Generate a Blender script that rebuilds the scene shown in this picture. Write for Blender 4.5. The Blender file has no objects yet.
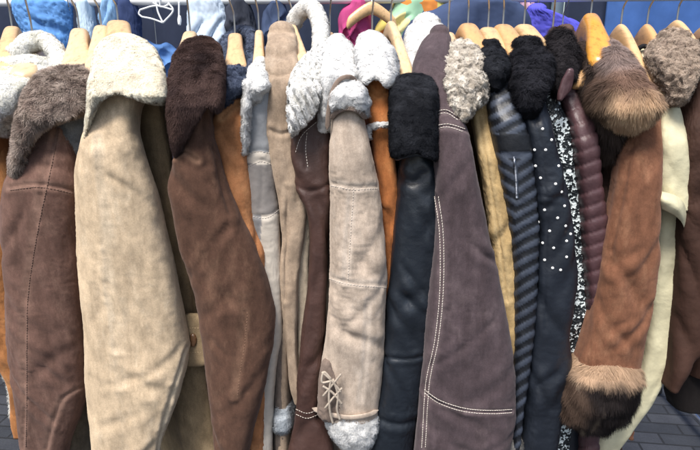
import bpy, math, random
import numpy as np
from mathutils import Vector
from mathutils.bvhtree import BVHTree

random.seed(7)
scene = bpy.context.scene
COL = scene.collection

# ------------------------------------------------------------------ camera
CAM_H, PITCH, FPX = 1.48, math.radians(16.0), 564.0
SP, CP = math.sin(PITCH), math.cos(PITCH)
CAM = np.array([0.0, 0.0, CAM_H])

def ray(px, py):
    r, u = (px - 350.0) / FPX, (225.0 - py) / FPX
    return np.array([r, CP + u * SP, -SP + u * CP])

def P(px, py, Y):
    d = ray(px, py)
    return CAM + d * (Y / d[1])

def G(px, py, z=0.0):
    d = ray(px, py)
    return CAM + d * ((z - CAM_H) / d[2])

cam_d = bpy.data.cameras.new('camera')
cam = bpy.data.objects.new('camera', cam_d)
COL.objects.link(cam)
cam.location = (0, 0, CAM_H)
cam.rotation_euler = (math.pi / 2 - PITCH, 0, 0)
cam_d.sensor_width = 36.0
cam_d.lens = FPX / 700.0 * 36.0
cam_d.clip_end = 200.0
cam_d.clip_start = 0.02
scene.camera = cam

# ------------------------------------------------------------------ noise
def _hash(ix, iy, iz, seed):
    h = (ix * 374761393 + iy * 668265263 + iz * 2147483647 + seed * 1274126177) & 0xFFFFFFFF
    h = ((h ^ (h >> 13)) * 1274126177) & 0xFFFFFFFF
    h = ((h ^ (h >> 16)) * 2246822519) & 0xFFFFFFFF
    return ((h ^ (h >> 15)) & 0xFFFFFF).astype(np.float64) / float(0xFFFFFF)

def noise(p, seed=0):
    f = np.floor(p)
    i = f.astype(np.int64)
    t = p - f
    t = t * t * t * (t * (t * 6 - 15) + 10)
    x, y, z = i[..., 0], i[..., 1], i[..., 2]
    tx, ty, tz = t[..., 0], t[..., 1], t[..., 2]
    out = 0
    for dx in (0, 1):
        wx = tx if dx else 1 - tx
        for dy in (0, 1):
            wy = ty if dy else 1 - ty
            for dz in (0, 1):
                wz = tz if dz else 1 - tz
                out = out + wx * wy * wz * _hash(x + dx, y + dy, z + dz, seed)
    return out * 2 - 1

_c1, _s1, _c2, _s2 = math.cos(.6), math.sin(.6), math.cos(.8), math.sin(.8)
ROT = np.array([[_c1, -_s1, 0], [_s1, _c1, 0], [0, 0, 1]]) @ np.array([[1, 0, 0], [0, _c2, -_s2], [0, _s2, _c2]])

def fbm(p, seed=0, octv=3, gain=0.5):
    a, s, out = 1.0, 0.0, 0
    p = p @ ROT.T
    for k in range(octv):
        out = out + a * noise(p, seed + 17 * k)
        p = (p * 2.03) @ ROT.T
        s += a
        a *= gain
    return out / s

def smooth(e0, e1, x):
    t = np.clip((x - e0) / (e1 - e0), 0, 1)
    return t * t * (3 - 2 * t)

def pchip(xs, ys, xq):
    xs, ys = np.asarray(xs, float), np.asarray(ys, float)
    n = len(xs)
    if n == 2:
        return np.interp(xq, xs, ys)
    h = np.diff(xs)
    d = np.diff(ys) / h
    m = np.zeros(n)
    for k in range(1, n - 1):
        if d[k - 1] * d[k] > 0:
            w1, w2 = 2 * h[k] + h[k - 1], h[k] + 2 * h[k - 1]
            m[k] = (w1 + w2) / (w1 / d[k - 1] + w2 / d[k])
    m[0], m[-1] = d[0], d[-1]
    k = np.clip(np.searchsorted(xs, xq) - 1, 0, n - 2)
    t = (xq - xs[k]) / h[k]
    t = np.clip(t, 0, 1)
    return ((1 + 2 * t) * (1 - t) ** 2 * ys[k] + t * (1 - t) ** 2 * h[k] * m[k]
            + t * t * (3 - 2 * t) * ys[k + 1] + t * t * (t - 1) * h[k] * m[k + 1])

def smooth_path(pts, n):
    pts = np.asarray(pts, float)
    s = np.r_[0, np.cumsum(np.linalg.norm(np.diff(pts, axis=0), axis=1))]
    q = np.linspace(0, s[-1], n)
    k = len(pts)
    if k < 3:
        return np.stack([np.interp(q, s, pts[:, c]) for c in range(pts.shape[1])], 1)
    ext = np.vstack([2 * pts[0] - pts[1], pts, 2 * pts[-1] - pts[-2]])
    idx = np.clip(np.searchsorted(s, q, side='right') - 1, 0, k - 2)
    t = ((q - s[idx]) / (s[idx + 1] - s[idx]))[:, None]
    a, b, c, d = ext[idx], ext[idx + 1], ext[idx + 2], ext[idx + 3]
    return 0.5 * ((2 * b) + (c - a) * t + (2 * a - 5 * b + 4 * c - d) * t * t + (3 * b - a - 3 * c + d) * t ** 3)

# ------------------------------------------------------------------ materials
def lin(c):
    return tuple(((x / 255.0) / 12.92 if x <= 10 else (((x / 255.0) + 0.055) / 1.055) ** 2.4) for x in c)

def alb(c, k=0.86):
    return tuple(min(0.85, v * k) for v in lin(c))

class NT:
    def __init__(self, name):
        self.m = bpy.data.materials.new(name)
        self.m.use_nodes = True
        self.t = self.m.node_tree
        self.b = self.t.nodes['Principled BSDF']
    def n(self, typ, **kw):
        nd = self.t.nodes.new(typ)
        for k, v in kw.items():
            setattr(nd, k, v)
        return nd
    def l(self, a, b):
        self.t.links.new(a, b)
    def coords(self, scale=(1, 1, 1), off=(0, 0, 0), rot=None):
        tc = self.n('ShaderNodeTexCoord')
        mp = self.n('ShaderNodeMapping')
        mp.inputs['Scale'].default_value = scale
        mp.inputs['Location'].default_value = off
        if rot:
            mp.inputs['Rotation'].default_value = rot
        self.l(tc.outputs['Object'], mp.inputs['Vector'])
        return mp.outputs['Vector']
    def noise(self, vec, scale, detail=4, rough=0.55):
        nd = self.n('ShaderNodeTexNoise')
        nd.inputs['Scale'].default_value = scale
        nd.inputs['Detail'].default_value = detail
        nd.inputs['Roughness'].default_value = rough
        self.l(vec, nd.inputs['Vector'])
        return nd.outputs['Fac']
    def ramp(self, fac, stops):
        nd = self.n('ShaderNodeValToRGB')
        el = nd.color_ramp.elements
        while len(el) < len(stops):
            el.new(0.5)
        for e, (p, c) in zip(el, stops):
            e.position = p
            e.color = (c[0], c[1], c[2], 1)
        self.l(fac, nd.inputs['Fac'])
        return nd.outputs['Color']
    def mix(self, fac, a, b, mode='MIX'):
        nd = self.n('ShaderNodeMix', data_type='RGBA', blend_type=mode)
        for sock, v in ((nd.inputs[0], fac), (nd.inputs[6], a), (nd.inputs[7], b)):
            if isinstance(v, (int, float)):
                sock.default_value = v
            elif isinstance(v, tuple):
                sock.default_value = (v[0], v[1], v[2], 1)
            else:
                self.l(v, sock)
        return nd.outputs[2]
    def bump(self, h, strength=0.3, dist=0.001, normal=None):
        nd = self.n('ShaderNodeBump')
        nd.inputs['Strength'].default_value = strength
        nd.inputs['Distance'].default_value = dist
        self.l(h, nd.inputs['Height'])
        if normal is not None:
            self.l(normal, nd.inputs['Normal'])
        return nd.outputs['Normal']

def mul(c, k):
    return tuple(min(0.9, v * k) for v in c)

def desat(c, f):
    l = .25 * c[0] + .6 * c[1] + .15 * c[2]
    return tuple(v * (1 - f) + l * f for v in c)

_seed = [0]
def suede(name, rgb, worn=None, k=0.86, contrast=1.0):
    """napped hide: cloudy tone, brushed nap marks, darker grain, scuffs of its own paler colour"""
    _seed[0] += 1
    o = _seed[0] * 3.17
    t = NT(name)
    c = desat(alb(rgb, k), .04)
    w = alb(worn, k) if worn else mul(c, 1.28)
    v = t.coords((1, 1, 1), (o, o * 0.7, o * 0.3), (.5, .8, .4))
    v2 = t.coords((1, 1, 0.5), (o * 0.4, o, 0), (.35, .55, .2))
    cloud = t.noise(v, 10, 6, 0.62)
    nap = t.noise(v2, 60, 4, 0.65)
    grain = t.noise(v, 420, 3, 0.7)
    base = t.ramp(cloud, [(0.28, mul(c, 1 - 0.30 * contrast)), (0.5, c), (0.74, mul(c, 1 + 0.24 * contrast))])
    scuff = t.ramp(t.noise(v2, 27, 6, 0.72), [(0.52, (0, 0, 0)), (0.72, (1, 1, 1))])
    base = t.mix(t.mix(0.5, (0, 0, 0), scuff), base, w)
    wa = t.n('ShaderNodeAttribute', attribute_name='wear')
    wm = t.n('ShaderNodeMath', operation='MULTIPLY'); wm.inputs[1].default_value = .7
    t.l(wa.outputs['Fac'], wm.inputs[0])
    base = t.mix(wm.outputs[0], base, w)
    v3 = t.coords((3.2, 3.2, .55), (o * .2, 0, o), (.2, .5, .1))
    rub = t.ramp(t.noise(v3, 16, 7, .75), [(.5, (1, 1, 1)), (.62, (.80, .79, .78)), (.7, (1.05, 1.05, 1.05))])
    base = t.mix(.8, base, rub, 'MULTIPLY')
    napc = t.ramp(nap, [(0.3, (0.74, 0.74, 0.74)), (0.7, (1.16, 1.16, 1.16))])
    base = t.mix(1.0, base, napc, 'MULTIPLY')
    gr = t.ramp(grain, [(0.25, (0.8, 0.8, 0.8)), (0.75, (1.12, 1.12, 1.12))])
    base = t.mix(1.0, base, gr, 'MULTIPLY')
    t.l(base, t.b.inputs['Base Color'])
    t.b.inputs['Roughness'].default_value = 0.93
    t.b.inputs['Specular IOR Level'].default_value = 0.15
    t.b.inputs['Sheen Weight'].default_value = 0.28
    t.b.inputs['Sheen Roughness'].default_value = 0.5
    t.b.inputs['Sheen Tint'].default_value = (min(1, c[0] * 1.6 + .2), min(1, c[1] * 1.6 + .2), min(1, c[2] * 1.6 + .2), 1)
    n1 = t.bump(nap, 0.25, 0.0010)
    n2 = t.bump(grain, 0.4, 0.0006, n1)
    t.l(n2, t.b.inputs['Normal'])
    return t.m

def leather(name, rgb, rough=0.42, k=0.86, attr=None, rgb2=None, spec=0.45):
    _seed[0] += 1
    o = _seed[0] * 2.71
    t = NT(name)
    c = alb(rgb, k)
    v = t.coords((1, 1, 1), (o, o * 0.6, o * 0.2))
    cloud = t.noise(v, 16, 5, 0.6)
    base = t.ramp(cloud, [(0.3, mul(c, 0.75)), (0.7, mul(c, 1.22))])
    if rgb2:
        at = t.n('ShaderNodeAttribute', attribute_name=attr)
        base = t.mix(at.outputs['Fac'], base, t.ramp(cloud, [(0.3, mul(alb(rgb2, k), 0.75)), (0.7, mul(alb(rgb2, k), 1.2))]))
    vor = t.n('ShaderNodeTexVoronoi')
    vor.inputs['Scale'].default_value = 520
    t.l(v, vor.inputs['Vector'])
    t.l(base, t.b.inputs['Base Color'])
    rr = t.n('ShaderNodeMapRange')
    rr.inputs['To Min'].default_value = rough - 0.1
    rr.inputs['To Max'].default_value = rough + 0.16
    t.l(t.noise(v, 40, 4, 0.6), rr.inputs['Value'])
    t.l(rr.outputs['Result'], t.b.inputs['Roughness'])
    t.b.inputs['Specular IOR Level'].default_value = spec
    n1 = t.bump(vor.outputs['Distance'], 0.18, 0.0006)
    n2 = t.bump(t.noise(v, 70, 5, 0.65), 0.35, 0.0025, n1)
    t.l(n2, t.b.inputs['Normal'])
    return t.m

def furmat(name, rough=0.85, trans=0.25):
    t = NT(name)
    at = t.n('ShaderNodeAttribute', attribute_name='fc')
    t.l(at.outputs['Color'], t.b.inputs['Base Color'])
    t.b.inputs['Roughness'].default_value = rough
    t.b.inputs['Specular IOR Level'].default_value = 0.15
    tr = t.n('ShaderNodeBsdfTranslucent')
    t.l(at.outputs['Color'], tr.inputs['Color'])
    mx = t.n('ShaderNodeMixShader')
    mx.inputs[0].default_value = trans
    out = t.t.nodes['Material Output']
    an = t.n('ShaderNodeAttribute', attribute_name='lay')
    geo = t.n('ShaderNodeNewGeometry')
    ad = t.n('ShaderNodeVectorMath', operation='MULTIPLY_ADD'); ad.inputs[1].default_value = (.45, .45, .45)
    t.l(geo.outputs['Normal'], ad.inputs[0]); t.l(an.outputs['Vector'], ad.inputs[2])
    nz = t.n('ShaderNodeVectorMath', operation='NORMALIZE'); t.l(ad.outputs[0], nz.inputs[0])
    t.l(nz.outputs[0], t.b.inputs['Normal'])
    t.l(t.b.outputs[0], mx.inputs[1])
    t.l(tr.outputs[0], mx.inputs[2])
    t.l(mx.outputs[0], out.inputs['Surface'])
    return t.m

def cloth(name, rgb, k=0.86, rough=0.85):
    _seed[0] += 1
    t = NT(name)
    c = alb(rgb, k)
    v = t.coords((1, 1, 1), (_seed[0], 0, 0))
    t.l(t.ramp(t.noise(v, 9, 5, 0.6), [(0.3, mul(c, 0.82)), (0.7, mul(c, 1.12))]), t.b.inputs['Base Color'])
    t.b.inputs['Roughness'].default_value = rough
    t.b.inputs['Specular IOR Level'].default_value = 0.2
    w = t.n('ShaderNodeTexNoise')
    w.inputs['Scale'].default_value = 700
    t.l(v, w.inputs['Vector'])
    t.l(t.bump(w.outputs['Fac'], 0.3, 0.0006), t.b.inputs['Normal'])
    return t.m

def thread_mat(name, rgb):
    t = NT(name)
    t.b.inputs['Base Color'].default_value = (*alb(rgb), 1)
    t.b.inputs['Roughness'].default_value = 0.7
    return t.m

def metal(name, rgb, rough=0.3):
    t = NT(name)
    t.b.inputs['Base Color'].default_value = (*lin(rgb), 1)
    t.b.inputs['Metallic'].default_value = 1.0
    v = t.coords()
    rr = t.n('ShaderNodeMapRange')
    rr.inputs['To Min'].default_value = rough - 0.1
    rr.inputs['To Max'].default_value = rough + 0.2
    t.l(t.noise(v, 60, 4), rr.inputs['Value'])
    t.l(rr.outputs['Result'], t.b.inputs['Roughness'])
    return t.m

def wood(name, rgb, k=0.9, rough=0.38):
    _seed[0] += 1
    t = NT(name)
    c = alb(rgb, k)
    v = t.coords((9, 1.2, 9), (_seed[0] * 1.7, _seed[0], 0))
    n1 = t.noise(v, 14, 6, 0.6)
    n2 = t.noise(v, 130, 4, 0.7)
    base = t.ramp(n1, [(0.3, mul(c, 0.6)), (0.45, mul(c, .95)), (0.72, mul(c, 1.12))])
    base = t.mix(1.0, base, t.ramp(n2, [(0.3, (0.85, 0.82, 0.78)), (0.7, (1.05, 1.05, 1.05))]), 'MULTIPLY')
    t.l(base, t.b.inputs['Base Color'])
    t.b.inputs['Roughness'].default_value = rough
    t.b.inputs['Coat Weight'].default_value = 0.25
    t.b.inputs['Coat Roughness'].default_value = 0.25
    t.l(t.bump(n2, 0.12, 0.0004), t.b.inputs['Normal'])
    return t.m

# ------------------------------------------------------------------ mesh building
class MB:
    """collects quad patches; builds ONE mesh object"""
    def __init__(self):
        self.v, self.q, self.c, self.a, self.nn, self.n = [], [], [], [], [], 0
    def add(self, V, Q, C=None, A=None, NN=None):
        self.nn.append(np.zeros((len(V), 3)) if NN is None else NN)
        self.v.append(np.asarray(V, float))
        self.q.append(np.asarray(Q, np.int64) + self.n)
        self.c.append(np.ones((len(V), 3)) * 0.5 if C is None else np.broadcast_to(np.asarray(C, float), (len(V), 3)))
        self.a.append(np.zeros(len(V)) if A is None else A)
        self.n += len(V)
    def grid(self, V, C=None, A=None, closed=True, NN=None):
        nv, nu = V.shape[:2]
        j, i = np.meshgrid(np.arange(nv - 1), np.arange(nu if closed else nu - 1), indexing='ij')
        i2 = (i + 1) % nu
        q = np.stack([j * nu + i, j * nu + i2, (j + 1) * nu + i2, (j + 1) * nu + i], -1).reshape(-1, 4)
        c = None if C is None else np.broadcast_to(C, V.shape).reshape(-1, 3)
        self.add(V.reshape(-1, 3), q, c, None if A is None else A.reshape(-1), None if NN is None else NN.reshape(-1, 3))
    def data(self):
        return np.vstack(self.v), np.vstack(self.q)
    def bvh(self):
        V, Q = self.data()
        return BVHTree.FromPolygons([tuple(x) for x in V], [tuple(x) for x in Q.tolist()])
    def build(self, name, mat, parent=None, smooth_shade=True, col=False, attr=None):
        V, Q = self.data()
        off = np.zeros(3)
        up = parent
        while up is not None:
            off = off + np.array(up.location)
            up = up.parent
        if parent is None:
            off = np.array([V[:, 0].mean(), V[:, 1].mean(), V[:, 2].min()])
        me = bpy.data.meshes.new(name)
        me.vertices.add(len(V))
        me.vertices.foreach_set('co', (V - off).astype(np.float32).ravel())
        me.loops.add(Q.size)
        me.loops.foreach_set('vertex_index', Q.ravel().astype(np.int32))
        me.polygons.add(len(Q))
        me.polygons.foreach_set('loop_start', np.arange(0, Q.size, 4, dtype=np.int32))
        me.polygons.foreach_set('use_smooth', np.full(len(Q), smooth_shade))
        if col:
            at = me.attributes.new('fc', 'FLOAT_COLOR', 'POINT')
            C = np.vstack(self.c)
            at.data.foreach_set('color', np.c_[C, np.ones(len(C))].astype(np.float32).ravel())
            at = me.attributes.new('lay', 'FLOAT_VECTOR', 'POINT')
            at.data.foreach_set('vector', np.vstack(self.nn).astype(np.float32).ravel())
        if attr:
            at = me.attributes.new(attr, 'FLOAT', 'POINT')
            at.data.foreach_set('value', np.concatenate(self.a).astype(np.float32))
        me.update(calc_edges=True)
        me.validate()
        me.materials.append(mat)
        o = bpy.data.objects.new(name, me)
        COL.objects.link(o)
        if parent is not None:
            o.parent = parent
        else:
            o.location = off
        return o

def normals(V):
    du = np.roll(V, -1, 1) - np.roll(V, 1, 1)
    dv = np.gradient(V, axis=0)
    n = np.cross(du, dv)
    l = np.linalg.norm(n, axis=-1, keepdims=True)
    n = n / np.maximum(l, 1e-12)
    c = V.mean(1, keepdims=True)
    if ((V - c) * n).sum() < 0:
        n = -n
    return n

def loft(rows, Y=1.0, b=None, nu=96, step=0.0035, ex=2.4, top='dome', bottom='open', droop=0.0):
    """rows (py, xl, xr[, Y[, b]]) of an outline at true depth Y -> closed tube with real thickness b"""
    R = []
    for r in rows:
        y = r[3] if len(r) > 3 and r[3] is not None else Y
        hw = (r[2] - r[1]) / 2 / FPX * y
        bb = r[4] if len(r) > 4 else (b if b is not None else min(0.042, max(0.022, hw * 0.65)))
        R.append((r[0], r[1], r[2], y, bb))
    R = np.array(R, float)
    z0, z1 = P(350, R[0, 0], R[0, 3])[2], P(350, R[-1, 0], R[-1, 3])[2]
    nv = max(8, int(abs(z0 - z1) / step))
    q = np.linspace(R[0, 0], R[-1, 0], nv)
    xl, xr, yy, bb = (pchip(R[:, 0], R[:, k], q) for k in (1, 2, 3, 4))
    th = np.linspace(0, 2 * math.pi, nu, endpoint=False)
    ct, st = np.cos(th), np.sin(th)
    cx = np.sign(ct) * np.abs(ct) ** (2 / ex)
    cy = np.sign(st) * np.abs(st) ** (2 / ex)
    V = np.zeros((nv, nu, 3))
    for k in range(nv):
        L, Rr = P(xl[k], q[k], yy[k]), P(xr[k], q[k], yy[k])
        c = (L + Rr) / 2
        a = (Rr[0] - L[0]) / 2
        V[k, :, 0] = c[0] + a * cx
        V[k, :, 1] = c[1] + bb[k] * cy
        V[k, :, 2] = c[2]
    def cap(Vr, up, h, n=7):
        c = Vr.mean(0)
        out = []
        for k in range(1, n + 1):
            t = k / n * math.pi / 2
            s = max(math.cos(t), 0.02)
            w = c + (Vr - c) * s
            w[:, 2] += up * h * math.sin(t)
            out.append(w)
        return np.array(out)
    if top == 'dome':
        h = min(0.02, 0.5 * (V[0, :, 0].max() - V[0, :, 0].min()))
        V = np.concatenate([cap(V[0], 1, h)[::-1], V])
    if bottom == 'dome':
        h = min(0.02, 0.5 * (V[-1, :, 0].max() - V[-1, :, 0].min()))
        V = np.concatenate([V, cap(V[-1], -1, h)])
    elif bottom == 'open':                       # turned-in hem with the inside of the tube behind it
        c = V[-1].mean(0)
        rim = []
        for s, dz in ((0.985, -0.002), (0.95, -0.001), (0.92, 0.004), (0.9, 0.02), (0.86, 0.04), (0.8, 0.06), (0.02, 0.062)):
            src = V[max(0, len(V) - 1 - int(max(0, dz) / step))]
            cs = src.mean(0)
            w = cs + (src - cs) * s
            w[:, 2] = src[:, 2] + min(0, dz)
            rim.append(w)
        V = np.concatenate([V, np.array(rim)])
    return V

def seam_world(V, px_list, nres=160):
    """pixel polyline of a seam -> points on the surface"""
    m = MB(); m.grid(V)
    t = m.bvh()
    pts = smooth_path(px_list, nres)
    out = []
    for x, y in pts:
        d = ray(x, y)
        h = t.ray_cast(Vector(CAM), Vector(d).normalized())
        if h[0] is not None:
            nn = np.array(h[1])
            out.append(np.r_[np.array(h[0]), nn if nn @ d < 0 else -nn])
    return np.array(out)

def mind(V, pts):
    f = V.reshape(-1, 3)
    out = np.full(len(f), 9.0)
    for k in range(0, len(pts), 40):
        d = np.linalg.norm(f[:, None, :] - pts[None, k:k + 40, :3], axis=2).min(1)
        out = np.minimum(out, d)
    return out.reshape(V.shape[:2])

def near(V, pts):
    f = V.reshape(-1, 3)
    best = np.full(len(f), 9.0); idx = np.zeros(len(f))
    for k in range(0, len(pts), 40):
        dd = np.linalg.norm(f[:, None, :] - pts[None, k:k + 40, :3], axis=2)
        j = dd.argmin(1); m_ = dd[np.arange(len(f)), j]
        up = m_ < best
        best[up] = m_[up]; idx[up] = (j + k)[up]
    return best.reshape(V.shape[:2]), (idx / max(1, len(pts) - 1)).reshape(V.shape[:2])

def draped(V, seed, n=7, amp=.0032):
    """soft diagonal folds pulled from the edges of a hanging sleeve"""
    rng = np.random.default_rng(seed * 13 + 1)
    N = normals(V)
    nv = V.shape[0]
    D = np.zeros(V.shape[:2])
    for q in range(n):
        k0 = int(nv * rng.uniform(.12, .88))
        side = 1 if rng.random() < .5 else -1
        ln = rng.uniform(.06, .14)
        row = V[k0]
        xl, xr = row[:, 0].min(), row[:, 0].max()
        yf = row[:, 1].min()
        w = xr - xl
        t = np.linspace(0, 1, 24)
        x0 = (xl if side > 0 else xr)
        x = x0 + side * w * rng.uniform(.55, .95) * t ** rng.uniform(.7, 1.4)
        z = row[:, 2].mean() + rng.choice([-1, 1], p=[.62, .38]) * ln * t + .006 * np.sin(t * 5 + q)
        y = np.full(24, yf) + .02 * (1 - t) ** 2
        d, tt = near(V, np.stack([x, y, z], 1))
        s = rng.uniform(.006, .012)
        tap = np.clip(np.sin(np.pi * np.clip(tt * .9 + .1, 0, 1)), 0, 1) ** .8
        front = smooth(.25, -.25, N[..., 1])
        D += amp * rng.uniform(.5, 1.1) * tap * front * (-np.exp(-(d / s) ** 2) + .75 * np.exp(-((d - 2.1 * s) / (1.4 * s)) ** 2))
    return V + N * D[..., None]

def hide(V, seed, big=0.006, fold=0.002, vert=0.0022, fine=0.0004, seams=(), groove=0.0022, sharp=False, creases=()):
    """drape: slack folds, compression wrinkles, grain and puckered seams"""
    N = normals(V)
    s = np.array([seed * 3.1, seed * 1.7, seed * 5.3])
    p = V + s
    D = big * fbm(p * np.array([9, 9, 4.5]), seed, 3)
    sh = p.copy()
    ang = 0.7 * noise(p * 5, seed + 3)
    sh = sh + .012 * np.stack([noise(p * 16, seed + 71), noise(p * 16, seed + 72), noise(p * 16, seed + 73)], -1)
    sh[..., 2] = sh[..., 2] + (0.5 + ang) * p[..., 0] * (1 if seed % 2 else -1)
    f = noise(sh * np.array([6, 6, 13]), seed + 5) + 0.35 * noise(sh * np.array([10, 10, 27]), seed + 6)
    rid = 1 - np.abs(f) * (2.2 if sharp else 1.5)
    mask = smooth(-0.15, 0.5, noise(p * np.array([6, 6, 6.5]), seed + 8))
    D = D + fold * (0.45 if not sharp else 1) * np.maximum(rid, -0.6) * (0.25 + 0.75 * mask)
    D = D + vert * fbm(p * np.array([34, 20, 4]), seed + 11, 2)
    D = D + fine * fbm(p * 130, seed + 13, 3) + fine * 1.5 * fbm(p * 55, seed + 15, 2)
    wear = np.zeros(V.shape[:2])
    for sm in seams:
        w = seam_world(V, sm)
        if len(w) < 3:
            continue
        d = mind(V, w)
        puck = 0.5 + 0.5 * noise(p * 110, seed + 21)
        wear = np.maximum(wear, np.exp(-((d - .004) / .0045) ** 2) * (.55 + .45 * puck))
        D = D - groove * np.exp(-(d / 0.0028) ** 2) + groove * 0.75 * np.exp(-((d - 0.009) / 0.006) ** 2) * (0.4 + 0.9 * puck)
    for cr in creases:
        w = seam_world(V, cr)
        if len(w) < 3:
            continue
        d = mind(V, w)
        D = D - 0.0028 * np.exp(-(d / 0.006) ** 2) + 0.0022 * np.exp(-((d - 0.016) / 0.010) ** 2)
    global LAST_WEAR
    LAST_WEAR = wear
    return V + N * D[..., None]

def tube(pts, r, n=8, closed_ends=True):
    pts = np.asarray(pts, float)
    r = np.broadcast_to(np.asarray(r, float), (len(pts),))
    T = np.gradient(pts, axis=0)
    T /= np.maximum(np.linalg.norm(T, axis=1, keepdims=True), 1e-9)
    ref = np.array([0.13, 0.97, 0.2])
    A = np.cross(T, ref); A /= np.maximum(np.linalg.norm(A, axis=1, keepdims=True), 1e-9)
    B = np.cross(T, A)
    th = np.linspace(0, 2 * math.pi, n, endpoint=False)
    V = pts[:, None, :] + r[:, None, None] * (A[:, None, :] * np.cos(th)[None, :, None] + B[:, None, :] * np.sin(th)[None, :, None])
    if closed_ends:
        V = np.concatenate([pts[:1, None, :] + (V[:1] - pts[:1, None, :]) * 0.02, V, pts[-1:, None, :] + (V[-1:] - pts[-1:, None, :]) * 0.02])
    return V

def stitches(mb, V, px_list, gap=0.0052, dash=0.0036, r=0.00062, lift=0.0006):
    w = seam_world(V, px_list, 260)
    if len(w) < 4:
        return
    s = np.r_[0, np.cumsum(np.linalg.norm(np.diff(w[:, :3], axis=0), axis=1))]
    k = 0.001
    while k + dash < s[-1]:
        q = np.linspace(k, k + dash, 4)
        pt = np.stack([np.interp(q, s, w[:, c]) for c in range(3)], 1)
        nm = np.stack([np.interp(q, s, w[:, c]) for c in range(3, 6)], 1)
        nm /= np.linalg.norm(nm, axis=1, keepdims=True)
        pt = pt + nm * (lift + np.array([-0.0004, 0.0003, 0.0003, -0.0004])[:, None])
        mb.grid(tube(pt, r, 5))
        k += gap * random.uniform(0.92, 1.08)

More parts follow.
